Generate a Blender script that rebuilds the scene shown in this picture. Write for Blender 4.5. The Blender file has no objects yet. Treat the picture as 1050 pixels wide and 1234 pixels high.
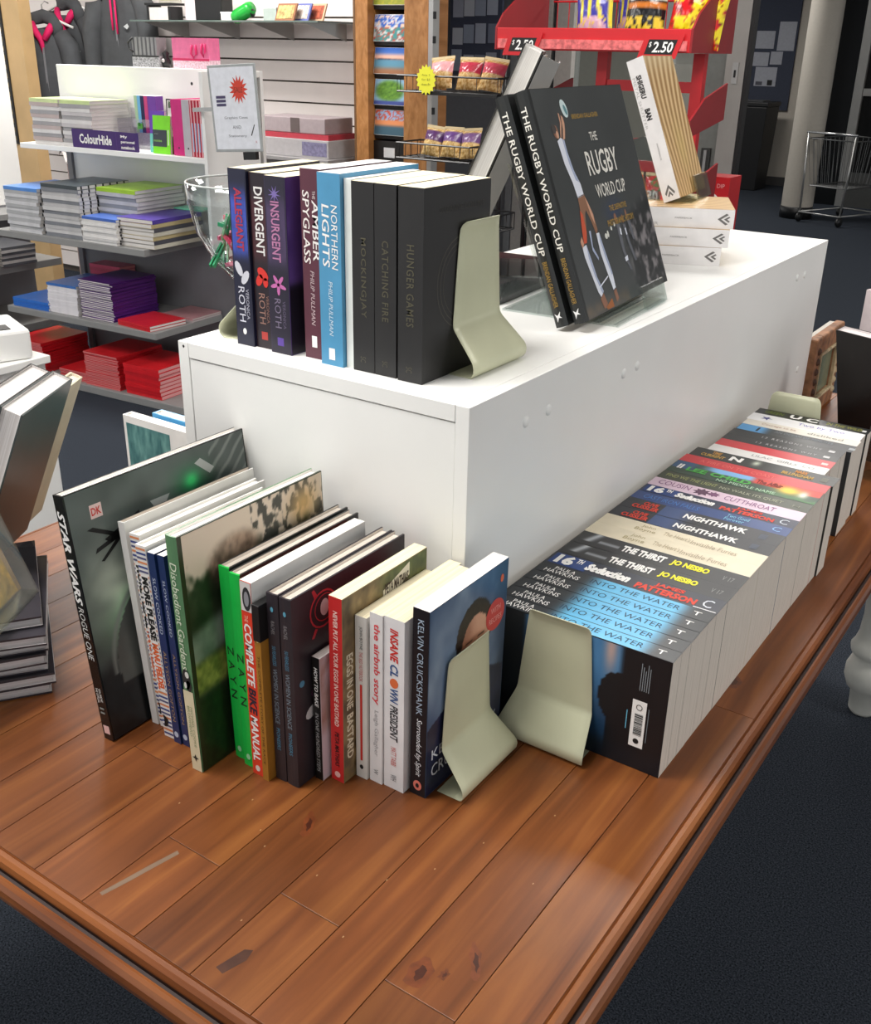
import bpy, bmesh, math, random
import numpy as np
from mathutils import Matrix, Vector
random.seed(7); rng = np.random.default_rng(7)
S = bpy.context.scene
COL = S.collection
T = 0.74          # table top height
B = T + 0.40      # top of the white plinth
R = math.radians
# ------------------------------------------------------------------ camera
cam_d = bpy.data.cameras.new('camera'); cam = bpy.data.objects.new('camera', cam_d); COL.objects.link(cam); S.camera = cam
a, b, r = -5.94584847e-01, -4.24011674e-01, -1.94371043e-02
fw = Vector((math.sin(a)*math.cos(b), math.cos(a)*math.cos(b), math.sin(b)))
rt = Vector((math.cos(a), -math.sin(a), 0)); dn = fw.cross(rt)
rt2 = math.cos(r)*rt + math.sin(r)*dn; dn2 = -math.sin(r)*rt + math.cos(r)*dn
M = Matrix.Identity(4)
for i in range(3):
    M[i][0] = rt2[i]; M[i][1] = -dn2[i]; M[i][2] = -fw[i]
M[0][3], M[1][3], M[2][3] = 0, 0, T + 0.75
cam.matrix_world = M
cam_d.sensor_fit = 'VERTICAL'; cam_d.sensor_height = 24; cam_d.lens = 1244.07/1234*24
cam_d.clip_start = 0.02; cam_d.clip_end = 60
# ------------------------------------------------------------------ world + view
w = bpy.data.worlds.new('world'); S.world = w; w.use_nodes = True
w.node_tree.nodes['Background'].inputs[0].default_value = (0.98, 0.99, 1.0, 1)
w.node_tree.nodes['Background'].inputs[1].default_value = 0.8
S.view_settings.view_transform = 'Standard'; S.view_settings.look = 'None'
S.view_settings.gamma = 1; S.view_settings.exposure = 0.08
S.cycles.max_bounces = 8; S.cycles.transparent_max_bounces = 12
LIGHTS = [(-1.3, 0.3, 42), (-1.3, 3.1, 30), (1.1, 2.0, 19), (-4.2, 0.9, 38), (-4.2, 3.4, 52), (-1.2, 6.0, 26), (-6.6, 2.6, 30), (-4.4, 10.2, 44), (-2.2, 8.4, 16)]
CEIL = 2.75
# ------------------------------------------------------------------ materials
def lin(c):
    c = c/255 if c > 1 else c
    return c/12.92 if c <= .04045 else ((c+.055)/1.055)**2.4
def rgb(h):
    if isinstance(h, str):
        h = h.lstrip('#'); return tuple(lin(int(h[i:i+2], 16)/255) for i in (0, 2, 4))
    return h
MC = {}
def mat(name, color, rough=.5, var=.06, scale=40, bump=0, bscale=200, metal=0, spec=.5, coat=0, stretch=(1, 1, 1)):
    if name in MC: return MC[name]
    m = bpy.data.materials.new(name); m.use_nodes = True; nt = m.node_tree; N = nt.nodes; L = nt.links
    p = N['Principled BSDF']; c = rgb(color)
    tc = N.new('ShaderNodeTexCoord'); mp = N.new('ShaderNodeMapping'); mp.inputs['Scale'].default_value = stretch
    L.new(tc.outputs['Object'], mp.inputs[0])
    n = N.new('ShaderNodeTexNoise'); n.inputs['Scale'].default_value = scale; n.inputs['Detail'].default_value = 3
    L.new(mp.outputs[0], n.inputs['Vector'])
    cr = N.new('ShaderNodeValToRGB'); L.new(n.outputs[0], cr.inputs[0])
    cr.color_ramp.elements[0].position = .3; cr.color_ramp.elements[1].position = .7
    cr.color_ramp.elements[0].color = tuple(x*(1-var) for x in c)+(1,)
    cr.color_ramp.elements[1].color = tuple(min(1, x*(1+var)) for x in c)+(1,)
    L.new(cr.outputs[0], p.inputs['Base Color'])
    p.inputs['Roughness'].default_value = rough; p.inputs['Metallic'].default_value = metal
    p.inputs['Specular IOR Level'].default_value = spec; p.inputs['Coat Weight'].default_value = coat; p.inputs['Coat Roughness'].default_value = .15
    if bump:
        n2 = N.new('ShaderNodeTexNoise'); n2.inputs['Scale'].default_value = bscale; L.new(mp.outputs[0], n2.inputs['Vector'])
        bm_ = N.new('ShaderNodeBump'); bm_.inputs['Strength'].default_value = bump; bm_.inputs['Distance'].default_value = .002
        L.new(n2.outputs[0], bm_.inputs['Height']); L.new(bm_.outputs[0], p.inputs['Normal'])
    MC[name] = m; return m
def ink(h, rough=.55): return mat('ink_'+str(h)+('' if rough == .55 else str(rough)), h, rough, .02)
def cov(h, rough=.33): return mat('cover_'+str(h)+('' if rough == .33 else str(rough)), h, rough, .07, 25)
def emis(name, color, s):
    m = bpy.data.materials.new(name); m.use_nodes = True; p = m.node_tree.nodes['Principled BSDF']
    p.inputs['Base Color'].default_value = (0, 0, 0, 1)
    p.inputs['Emission Color'].default_value = rgb(color)+(1,); p.inputs['Emission Strength'].default_value = s; return m
def pages(name, color, axis=0, freq=900):
    if name in MC: return MC[name]
    m = mat(name, color, .8, .03, 30); nt = m.node_tree; N = nt.nodes; L = nt.links
    tc = N.new('ShaderNodeTexCoord'); mp = N.new('ShaderNodeMapping'); sc = [3, 3, 3]; sc[axis] = freq; mp.inputs['Scale'].default_value = sc
    n = N.new('ShaderNodeTexNoise'); n.inputs['Scale'].default_value = 1; n.inputs['Detail'].default_value = 1
    L.new(tc.outputs['Object'], mp.inputs[0]); L.new(mp.outputs[0], n.inputs['Vector'])
    cr = N.new('ShaderNodeValToRGB'); cr.color_ramp.elements[0].position = .35; cr.color_ramp.elements[1].position = .6
    cr.color_ramp.elements[0].color = (.8, .78, .76, 1); cr.color_ramp.elements[1].color = (1, 1, 1, 1)
    mx = N.new('ShaderNodeMixRGB'); mx.blend_type = 'MULTIPLY'; mx.inputs[0].default_value = .85
    p = N['Principled BSDF']; src = p.inputs['Base Color'].links[0].from_socket
    L.new(n.outputs[0], cr.inputs[0]); L.new(src, mx.inputs[1]); L.new(cr.outputs[0], mx.inputs[2]); L.new(mx.outputs[0], p.inputs['Base Color'])
    return m
def clear(name, tint=(1, 1, 1), rough=.02, ior=1.35, trans=.75):
    """Clear plastic: mostly see-through with a glossy skin."""
    if name in MC: return MC[name]
    m = bpy.data.materials.new(name); m.use_nodes = True; nt = m.node_tree; N = nt.nodes; L = nt.links
    out = N['Material Output']; N.remove(N['Principled BSDF'])
    tr = N.new('ShaderNodeBsdfTransparent'); tr.inputs[0].default_value = tuple(rgb(tint))+(1,)
    gl = N.new('ShaderNodeBsdfGlossy'); gl.inputs['Roughness'].default_value = rough; gl.inputs[0].default_value = (.95, .96, .96, 1)
    lw = N.new('ShaderNodeLayerWeight'); lw.inputs[0].default_value = .5; fr = N.new('ShaderNodeMath'); fr.operation = 'POWER'; fr.inputs[1].default_value = 4; L.new(lw.outputs['Facing'], fr.inputs[0])
    nz = N.new('ShaderNodeTexNoise'); nz.inputs['Scale'].default_value = 30
    ad = N.new('ShaderNodeMath'); ad.operation = 'MULTIPLY_ADD'; ad.inputs[1].default_value = .08; ad.inputs[2].default_value = max(0.01, (1-trans)*.25)
    ad2 = N.new('ShaderNodeMath'); ad2.operation = 'ADD'; ad2.use_clamp = True
    L.new(nz.outputs[0], ad.inputs[0]); L.new(ad.outputs[0], ad2.inputs[0]); L.new(fr.outputs[0], ad2.inputs[1])
    mx = N.new('ShaderNodeMixShader'); L.new(ad2.outputs[0], mx.inputs[0]); L.new(tr.outputs[0], mx.inputs[1]); L.new(gl.outputs[0], mx.inputs[2])
    L.new(mx.outputs[0], out.inputs[0]); MC[name] = m; return m
def paintmat(rough=.35):
    k = 'print%.2f' % rough
    if k in MC: return MC[k]
    m = bpy.data.materials.new(k); m.use_nodes = True; N = m.node_tree.nodes
    at = N.new('ShaderNodeVertexColor'); at.layer_name = 'print'
    p = N['Principled BSDF']; p.inputs['Roughness'].default_value = rough
    m.node_tree.links.new(at.outputs[0], p.inputs['Base Color']); MC[k] = m; return m
def wood(name, c0, c1, c2, rough=.32, coat=.25, yscale=1.0, axis=1):
    m = bpy.data.materials.new(name); m.use_nodes = True; nt = m.node_tree; N = nt.nodes; L = nt.links; p = N['Principled BSDF']
    tc = N.new('ShaderNodeTexCoord'); oi = N.new('ShaderNodeObjectInfo')
    ad = N.new('ShaderNodeVectorMath'); ad.operation = 'MULTIPLY_ADD'; ad.inputs[1].default_value = (1, 1, 1)
    sh = N.new('ShaderNodeVectorMath'); sh.operation = 'SCALE'; sh.inputs[0].default_value = (3.1, 17.3, 5.7)
    L.new(oi.outputs['Random'], sh.inputs['Scale']); L.new(tc.outputs['Object'], ad.inputs[0]); L.new(sh.outputs[0], ad.inputs[2])
    mp = N.new('ShaderNodeMapping'); mp.inputs['Scale'].default_value = (26, 1.5*yscale, 12) if axis == 1 else (1.5, 26, 12); L.new(ad.outputs[0], mp.inputs[0])
    n = N.new('ShaderNodeTexNoise'); n.inputs['Scale'].default_value = 1.6; n.inputs['Detail'].default_value = 6; n.inputs['Distortion'].default_value = .7
    L.new(mp.outputs[0], n.inputs['Vector'])
    cr = N.new('ShaderNodeValToRGB'); e = cr.color_ramp.elements
    e[0].position = .28; e[0].color = rgb(c0)+(1,); e[1].position = .72; e[1].color = rgb(c2)+(1,); x = e.new(.5); x.color = rgb(c1)+(1,)
    L.new(n.outputs[0], cr.inputs[0])
    n2 = N.new('ShaderNodeTexNoise'); n2.inputs['Scale'].default_value = 5; n2.inputs['Detail'].default_value = 3; L.new(ad.outputs[0], n2.inputs['Vector'])
    mx = N.new('ShaderNodeMixRGB'); mx.blend_type = 'OVERLAY'; mx.inputs[0].default_value = .35; L.new(cr.outputs[0], mx.inputs[1]); L.new(n2.outputs[0], mx.inputs[2])
    mr = N.new('ShaderNodeMapRange'); mr.inputs[3].default_value = .82; mr.inputs[4].default_value = 1.12; L.new(oi.outputs['Random'], mr.inputs[0])
    hs = N.new('ShaderNodeHueSaturation'); L.new(mr.outputs[0], hs.inputs['Value']); L.new(mx.outputs[0], hs.inputs['Color'])
    L.new(hs.outputs[0], p.inputs['Base Color'])
    rr = N.new('ShaderNodeMapRange'); rr.inputs[3].default_value = rough-.1; rr.inputs[4].default_value = rough+.18; L.new(n2.outputs[0], rr.inputs[0]); L.new(rr.outputs[0], p.inputs['Roughness'])
    p.inputs['Coat Weight'].default_value = coat; p.inputs['Coat Roughness'].default_value = .25; p.inputs['Specular IOR Level'].default_value = .4
    bm_ = N.new('ShaderNodeBump'); bm_.inputs['Strength'].default_value = .25; bm_.inputs['Distance'].default_value = .0015; L.new(n.outputs[0], bm_.inputs['Height']); L.new(bm_.outputs[0], p.inputs['Normal'])
    return m
M_WHITE = mat('white_laminate', '#efefec', .38, .015, 8)
M_WALL = mat('slat_cream', '#f1e9e5', .5, .03, 6)
M_GREY = mat('shelf_grey', '#8b8b8a', .45, .04, 20)
M_GREYD = mat('panel_grey', '#77777b', .5, .05, 9)
M_KHAKI = mat('khaki_steel', '#c6c7a9', .36, .05, 14, metal=.05)
M_PG = pages('page_cream', '#efe6d4'); M_PGW = pages('page_white', '#f6f3ee'); M_PGY = pages('page_yellowed', '#f3e9c9'); M_PGG = pages('page_greyed', '#ddd4c9')
M_BLACK = mat('black_plastic', '#151516', .4, .1); M_WIRE = mat('black_wire', '#111112', .35, .05)
M_RED = mat('red_metal', '#c41c24', .4, .05, 10); M_REDD = mat('deep_red_metal', '#8f1a20', .45, .05, 10)
M_CHROME = mat('aluminium', '#b4b4b2', .3, .04, 12, metal=.7)
M_TABLE = wood('table_wood', '#5c3013', '#77421d', '#915829', .36, .1)
M_TRIM = wood('table_edge_wood', '#653415', '#824820', '#a0602e', .32, .25)
M_TRIMX = wood('table_edge_wood_x', '#653415', '#824820', '#a0602e', .32, .25, axis=0)
M_BEECH = wood('beech_wood', '#91602f', '#a87340', '#b98450', .45, .1)
M_ACRYL = clear('clear_acrylic', (.93, .96, .95), .03, 1.3, .78)
M_GLASS = clear('window_glass', (.86, .9, .9), .01, 1.25, .82)
M_WRAP = clear('shrink_wrap', (.96, .96, .97), .12, 1.35, .72)
M_PRINT = paintmat()
# ------------------------------------------------------------------ object helpers
def tag(o, label=None, cat=None, group=None, kind=None):
    if label: o['label'] = label
    if cat: o['category'] = cat
    if group: o['group'] = group
    if kind: o['kind'] = kind
    return o
def link(o, parent=None):
    COL.objects.link(o)
    if parent: o.parent = parent
    return o
def thing(name, label, cat, loc=(0, 0, 0), rz=0, group=None, mtx=None):
    o = link(bpy.data.objects.new(name, None)); o.empty_display_size = .05
    if mtx is not None: o.matrix_world = mtx
    else: o.location = loc; o.rotation_euler = (0, 0, rz)
    return tag(o, label, cat, group)
def axes(loc, ex, ey, ez):
    m = Matrix.Identity(4)
    for i in range(3): m[i][0] = ex[i]; m[i][1] = ey[i]; m[i][2] = ez[i]; m[i][3] = loc[i]
    return m
def dup(root, **kw):
    c = root.copy(); link(c)
    for ch in root.children:
        d = ch.copy(); link(d, c)
        for g in ch.children: link(g.copy(), d)
    if 'loc' in kw: c.location = kw['loc']
    if 'rz' in kw: c.rotation_euler[2] = kw['rz']
    if 'label' in kw: c['label'] = kw['label']
    if 'group' in kw: c['group'] = kw['group']
    return c
class MB:
    def __init__(s): s.v = []; s.f = []; s.m = []
    def add(s, vs, fs, mi=0):
        k = len(s.v); s.v += [tuple(x) for x in vs]; s.f += [tuple(i+k for i in f) for f in fs]; s.m += [mi]*len(fs)
    def box(s, x0, x1, y0, y1, z0, z1, mi=0, mtx=None):
        vs = [(x, y, z) for x in (x0, x1) for y in (y0, y1) for z in (z0, z1)]
        if mtx is not None: vs = [tuple(mtx @ Vector(v)) for v in vs]
        s.add(vs, [(0, 1, 3, 2), (4, 6, 7, 5), (0, 4, 5, 1), (2, 3, 7, 6), (0, 2, 6, 4), (1, 5, 7, 3)], mi); return s
    def tube(s, pts, rad, n=8, mi=0, cap=True):
        pts = [Vector(p) for p in pts]; rs = rad if isinstance(rad, (list, tuple)) else [rad]*len(pts)
        vs = []; up = Vector((0, 0, 1))
        for i, p in enumerate(pts):
            t = (pts[min(i+1, len(pts)-1)] - pts[max(i-1, 0)]).normalized()
            ref = up if abs(t.dot(up)) < .9 else Vector((1, 0, 0))
            x = t.cross(ref).normalized(); y = t.cross(x)
            for k in range(n):
                A = 2*math.pi*k/n; vs.append(p + rs[i]*(math.cos(A)*x + math.sin(A)*y))
        fs = [(i*n+k, (i+1)*n+k, (i+1)*n+(k+1) % n, i*n+(k+1) % n) for i in range(len(pts)-1) for k in range(n)]
        if cap: fs += [tuple(range(n)), tuple(range((len(pts)-1)*n+n-1, (len(pts)-1)*n-1, -1))]
        s.add(vs, fs, mi); return s
    def lathe(s, prof, n=24, c=(0, 0, 0), mi=0):
        vs = [(c[0]+rr*math.cos(2*math.pi*k/n), c[1]+rr*math.sin(2*math.pi*k/n), c[2]+z) for rr, z in prof for k in range(n)]
        fs = [(i*n+k, i*n+(k+1) % n, (i+1)*n+(k+1) % n, (i+1)*n+k) for i in range(len(prof)-1) for k in range(n)]
        s.add(vs, fs, mi); return s
    def prism(s, poly, z0, z1, mi=0, mtx=None):
        n = len(poly); vs = [(x, y, z0) for x, y in poly] + [(x, y, z1) for x, y in poly]
        if mtx is not None: vs = [tuple(mtx @ Vector(v)) for v in vs]
        s.add(vs, [tuple(range(n-1, -1, -1)), tuple(range(n, 2*n))] + [(i, (i+1) % n, n+(i+1) % n, n+i) for i in range(n)], mi); return s
    def mesh(s, name, mats, smooth=False, recalc=True):
        me = bpy.data.meshes.new(name); me.from_pydata(s.v, [], s.f)
        for m in (mats if isinstance(mats, (list, tuple)) else [mats]): me.materials.append(m)
        me.polygons.foreach_set('material_index', s.m)
        if recalc:
            bm = bmesh.new(); bm.from_mesh(me); bmesh.ops.recalc_face_normals(bm, faces=bm.faces); bm.to_mesh(me); bm.free()
        if smooth: me.polygons.foreach_set('use_smooth', [True]*len(me.polygons))
        me.update(); return me
    def obj(s, name, mats, parent=None, smooth=False, bevel=0, loc=None):
        o = link(bpy.data.objects.new(name, s.mesh(name, mats, smooth)), parent)
        if loc: o.location = loc
        if bevel:
            b_ = o.modifiers.new('bevel', 'BEVEL'); b_.width = bevel; b_.segments = 2; b_.limit_method = 'ANGLE'
        return o
def bx(name, x0, x1, y0, y1, z0, z1, m, parent=None, bevel=0):
    return MB().box(x0, x1, y0, y1, z0, z1).obj(name, m, parent, bevel=bevel)
def struct(o): o['kind'] = 'structure'; return o
# ---- faces of a box-like body W x D x H (x, y, z), spine at y = 0
def frame(face, W, D, H):
    X, Y, Z = Vector((1, 0, 0)), Vector((0, 1, 0)), Vector((0, 0, 1)); O = Vector((0, 0, 0))
    return {'down': (Z*H, -Z, X, -Y), 'spine': (O, X, Z, -Y), 'front': (X*W, Y, Z, X), 'back': (Y*D, -Y, Z, -X),
            'top': (Z*H, X, Y, Z), 'up': (X*W, Z, -X, -Y)}[face]
TC = {}
def tmesh(s, shear, off, space):
    k = (s, shear, off, space)
    if k not in TC:
        cu = bpy.data.curves.new('t', 'FONT'); cu.body = s; cu.shear = shear; cu.offset = off; cu.space_character = space; cu.resolution_u = 2
        cu.align_x = 'LEFT'
        o = bpy.data.objects.new('t', cu); me = bpy.data.meshes.new_from_object(o)
        v = np.array([tuple(q.co) for q in me.vertices]); f = [tuple(p.vertices) for p in me.polygons]
        mn, mx = v.min(0), v.max(0); v = (v-mn)/np.maximum(mx-mn, 1e-6)
        TC[k] = (v, f); bpy.data.objects.remove(o); bpy.data.meshes.remove(me)
    return TC[k]
def lettering(parent, fr, s, u0, u1, v0, v1, m, name='lettering', shear=0, off=.0, space=1, eps=.0004):
    v, f = tmesh(s, shear, off, space); O, U, V, N = fr
    pts = [tuple(O + U*(u0+q[0]*(u1-u0)) + V*(v0+q[1]*(v1-v0)) + N*eps) for q in v]
    me = bpy.data.meshes.new(name); me.from_pydata(pts, [], f); me.materials.append(m)
    return link(bpy.data.objects.new(name, me), parent)
def patch(parent, fr, polys, m, name='printed_shape', eps=.0003):
    O, U, V, N = fr; mb = MB()
    if isinstance(polys[0][0], (int, float)): polys = [polys]
    for poly in polys: mb.add([O+U*u+V*v+N*eps for u, v in poly], [tuple(range(len(poly)))])
    me = bpy.data.meshes.new(name); me.from_pydata([tuple(x) for x in mb.v], [], mb.f); me.materials.append(m)
    return link(bpy.data.objects.new(name, me), parent)
def rect(u0, u1, v0, v1): return [(u0, v0), (u1, v0), (u1, v1), (u0, v1)]
def ell(cu, cv, ru, rv, n=16, rot=0):
    return [(cu+ru*math.cos(t)*math.cos(rot)-rv*math.sin(t)*math.sin(rot), cv+ru*math.cos(t)*math.sin(rot)+rv*math.sin(t)*math.cos(rot)) for t in [2*math.pi*k/n for k in range(n)]]
def star(cu, cv, r0, r1, n=14, ru=1): return [(cu+ru*(r1 if k % 2 else r0)*math.cos(math.pi*k/n), cv+(r1 if k % 2 else r0)*math.sin(math.pi*k/n)) for k in range(2*n)]
# value noise for printed pictures
def vn(u, v, f, seed=0, oct=3):
    out = np.zeros_like(u); amp = 1; tot = 0
    for o in range(oct):
        g = np.random.default_rng(seed*31+o).random((64, 64)); x = (u*f*2**o) % 63; y = (v*f*2**o) % 63
        i = x.astype(int); j = y.astype(int); fx = x-i; fy = y-j; fx = fx*fx*(3-2*fx); fy = fy*fy*(3-2*fy)
        out += amp*((g[i, j]*(1-fx)+g[i+1, j]*fx)*(1-fy)+(g[i, j+1]*(1-fx)+g[i+1, j+1]*fx)*fy); tot += amp; amp *= .5
    return out/tot
def hexa(h): h = h.lstrip('#'); return np.array([int(h[i:i+2], 16)/255 for i in (0, 2, 4)])
def mixc(a_, b_, t): t = np.clip(t, 0, 1)[..., None]; return a_*(1-t)+b_*t
def sm(x, a_, b_): t = np.clip((x-a_)/(b_-a_), 0, 1); return t*t*(3-2*t)
def paint(parent, fr, u0, u1, v0, v1, nx, ny, fn, name='cover_picture', eps=.0002, m=None):
    O, U, V, N = fr
    gu, gv = np.meshgrid(np.linspace(0, 1, nx+1), np.linspace(0, 1, ny+1), indexing='ij')
    c = np.clip(fn(gu, gv), 0, 1); c = np.where(c <= .04045, c/12.92, ((c+.055)/1.055)**2.4)
    P = np.array(O)+np.array(N)*eps+(u0+gu[..., None]*(u1-u0))*np.array(U)+(v0+gv[..., None]*(v1-v0))*np.array(V)
    P = P.reshape(-1, 3); idx = np.arange((nx+1)*(ny+1)).reshape(nx+1, ny+1)
    f = np.stack([idx[:-1, :-1], idx[1:, :-1], idx[1:, 1:], idx[:-1, 1:]], -1).reshape(-1, 4)
    me = bpy.data.meshes.new(name); me.from_pydata(P.tolist(), [], f.tolist())
    at = me.color_attributes.new('print', 'FLOAT_COLOR', 'POINT')
    at.data.foreach_set('color', np.concatenate([c.reshape(-1, 3), np.ones((len(P), 1))], 1).ravel().astype(np.float32))
    me.materials.append(m or M_PRINT); return link(bpy.data.objects.new(name, me), parent)
X3, Y3, Z3 = Vector((1, 0, 0)), Vector((0, 1, 0)), Vector((0, 0, 1))
# ---- book: local x = thickness, y = depth from the spine, z = height; front cover at x = W
def book(name, label, mtx, W, D, H, spine, front=None, back=None, pg=None, hard=False, cat='book', group=None, bulge=0, inset=0):
    t = thing(name, label, cat, group=group, mtx=mtx); front = front or spine; back = back or spine; pg = pg or M_PG
    th = .0024 if hard else .00035; ov = .003 if hard else .00004
    if hard and W < .013: th = .0018
    n = 5; mb = MB()
    out = [(0, D)] + [(W*k/(n-1), -bulge*math.sin(math.pi*k/(n-1))) for k in range(n)] + [(W, D)]
    inn = [(th, D)] + [(th+(W-2*th)*k/(n-1), th-bulge*math.sin(math.pi*k/(n-1))) for k in range(n)] + [(W-th, D)]
    k = len(out); vs = [(x, y, z) for z in (0, H) for x, y in out] + [(x, y, z) for z in (0, H) for x, y in inn]
    for i in range(k-1):
        mi = 2 if i == 0 else (1 if i == k-2 else 0)
        o0, o1, O0, O1 = i, i+1, k+i, k+i+1; i0, i1, I0, I1 = 2*k+i, 2*k+i+1, 3*k+i, 3*k+i+1
        me_ = mi if hard else (3 if i in (0, k-2) else mi)
        mb.f += [(o0, o1, O1, O0), (i1, i0, I0, I1), (o1, o0, i0, i1), (O0, O1, I1, I0)]; mb.m += [mi, 3, me_, me_]
    mb.f += [(0, k, 3*k, 2*k), (k-1, 3*k-1, 4*k-1, 2*k-1)]; mb.m += [2, 1]; mb.v = vs
    mb.obj('cover', [spine, front, back, pg], t)
    p = MB().box(th+.0001, W-th-.0001, th+inset+.0002, D-ov, ov, H-ov); p.obj('page_block', pg, t)
    return t
def stand(x, y, z, lean=0, W=0, rz=0):
    """matrix for an upright book whose spine faces -Y, leaning in degrees (+ to the right); pivots on the low corner"""
    m = Matrix.Translation((x, y, z)) @ Matrix.Rotation(R(rz), 4, 'Z')
    if lean > 0: m = m @ Matrix.Translation((W, 0, 0)) @ Matrix.Rotation(R(lean), 4, 'Y') @ Matrix.Translation((-W, 0, 0))
    else: m = m @ Matrix.Rotation(R(lean), 4, 'Y')
    return m
def slab_mesh(name, w, d, t, cover, pg, spine_side='-y', th=.0012):
    """thin bound notebook lying flat: page body, two covers and a spine strip; origin at its base centre"""
    mb = MB(); x, y = w/2, d/2
    mb.box(-x+.001, x-.001, -y+.001, y-.001, th, t-th, 1); mb.box(-x, x, -y, y, t-th, t, 0); mb.box(-x, x, -y, y, 0, th, 0)
    if spine_side == '-y': mb.box(-x, x, -y, -y+.001, th, t-th, 0)
    elif spine_side == '+x': mb.box(x-.001, x, -y, y, th, t-th, 0)
    return mb.mesh(name, [cover, pg])
# ================================================================== SETTING
struct(bx('floor', -12, 5, -2.5, 16, -.05, 0, mat('carpet', '#31363e', .95, .9, 300, 1.0, 420, spec=.1)))
struct(bx('ceiling', -12, 5, -2.5, 16, CEIL, CEIL+.05, mat('ceiling_tile', '#e6e4e0', .8, .02)))
for i, (x, y, e) in enumerate(LIGHTS):
    t = thing('ceiling_light', 'recessed square ceiling light panel out of view above the shop floor', 'light', (x, y, CEIL), group='ceiling lights')
    bx('frame', -.62, .62, -.32, .32, -.012, -.001, M_WHITE, t)
    bx('diffuser', -.6, .6, -.3, .3, -.018, -.0121, emis('lamp_diffuser', '#fff6ea', 4.0) if i == 0 else bpy.data.materials['lamp_diffuser'], t)
    L_ = bpy.data.lights.new('ceiling_lamp', 'AREA'); L_.shape = 'RECTANGLE'; L_.size = 1.2; L_.size_y = .6; L_.energy = e; L_.color = (1, .98, .955)
    lo = link(bpy.data.objects.new('ceiling_lamp', L_)); lo.location = (x, y, CEIL-.03)
# slatted back wall: every slat a part of the wall
WY = 4.6
wall = struct(bx('wall_back', -9.5, -3.62, WY+.012, WY+.12, 0, CEIL, mat('slat_groove', '#5a524b', .8, .1)))
base_ = .105; z = .04
slat = MB().box(-9.5, -3.66, WY-.008, WY+.012, .0045, base_-.0045).mesh('slat', M_WALL)
k = 0
while z + base_ < CEIL:
    o = link(bpy.data.objects.new('slat', slat), wall); o.location = (0, 0, z); z += base_; k += 1
# wooden end post at the left of the slat wall
t = thing('slat_wall_post', 'tall pale wooden post at far left with a dark slotted strip', 'post', (0, 0, 0))
bx('post', -5.99, -5.70, 4.06, 4.14, 0, 2.7, mat('pale_post', '#c9a878', .5, .1, 6), t)
bx('slotted_strip', -5.91, -5.86, 4.052, 4.0599, .9, 2.7, M_BLACK, t)
for q in range(30): bx('slot', -5.895, -5.875, 4.050, 4.0519, .92+q*.05, .945+q*.05, ink('#8b7a52'), t)
# far wall, column, door frames
struct(bx('wall_far', -12, 5, 15.6, 15.75, 0, CEIL, mat('far_wall', '#a09a92', .8, .03)))
struct(bx('wall_corridor', -7.0, -3.60, 13.3, 13.42, 0, CEIL, mat('far_wall_b', '#c8c0b4', .8, .03)))
bx('baseboard_corridor', -7.0, -3.60, 13.28, 13.3, 0, .1, mat('skirting', '#4c4a4a', .6))['kind'] = 'structure'
t = thing('column', 'round cream concrete column with a black skirting ring beside the doors', 'column', (-3.02, 10.75, 0))
MB().lathe([(.15, .11), (.15, 2.74)], 28).obj('shaft', mat('column_paint', '#aaa49a', .7, .03), t, True)
MB().lathe([(0, 0), (.156, 0), (.156, .11), (.15, .113)], 28).obj('skirting_ring', M_BLACK, t, True)
# ================================================================== TABLE
XL, XR, YN, YF = -1.42, -.263, .43, 2.53
tb = thing('display_table', 'reddish brown plank-top wooden table with moulded edge carrying the books', 'table', (0, 0, 0))
PX = [-1.42, -1.345, -1.27, -1.198, -1.125, -1.05, -.98, -.906, -.836, -.762, -.690, -.616, -.543, -.470, -.400, -.325, -.263]
BUTT = {9: [.95], 10: [.539, 1.7], 12: [.548, 1.4], 14: [.525], 8: [.62, 1.5], 6: [1.2], 4: [.8], 15: [1.1], 11: [1.25], 7: [1.6], 13: [1.9]}
for i in range(len(PX)-1):
    ys = [YN]+BUTT.get(i, [1.0+.31*(i % 3)])+[YF]
    for y0, y1 in zip(ys[:-1], ys[1:]):
        mb = MB().box(PX[i]+.0004, PX[i+1]-.0004, y0+.0003, y1-.0003, T-.022, T)
        o = mb.obj('plank', M_TABLE, tb, bevel=.0004)
KN = mat('knot_dark', '#431d0c', .35, .35, 60, coat=.2)
KN2 = mat('knot_rim', '#6a3517', .35, .35, 90, coat=.2)
STN = mat('wood_stain', '#4a2a1c', .4, .2, 60)
top = (Vector((0, 0, T)), Vector((1, 0, 0)), Vector((0, 1, 0)), Vector((0, 0, 1)))
for (x, y, ru, rv, rot) in [(-.585, .637, .006, .020, .5), (-.379, .549, .011, .018, .1), (-.345, .588, .005, .022, .6), (-.36, .56, .004, .006, 0), (-.313, 1.165, .010, .016, 0), (-.50, .90, .005, .01, 0)]:
    patch(tb, top, [(p_[0]+.0012*math.sin(i*2.3), p_[1]+.0018*math.sin(i*1.7)) for i, p_ in enumerate(ell(x, y, ru, rv, 16, rot))], KN2, 'knot', .00012); patch(tb, top, [(p_[0]+.0008*math.sin(i*2.9), p_[1]+.001*math.sin(i*1.9)) for i, p_ in enumerate(ell(x+.001, y, ru*.4, rv*.5, 12, rot))], KN, 'knot_heart', .0002)
patch(tb, top, [(-.530, .449), (-.520, .447), (-.513, .470), (-.516, .482), (-.523, .478)], STN, 'stain', .00012)
patch(tb, top, [(-.667, .530), (-.662, .528), (-.668, .500), (-.674, .470), (-.680, .446), (-.685, .447), (-.679, .475), (-.674, .500)], mat('wood_scuff', '#7c6450', .5), 'scuff', .00012)
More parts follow.
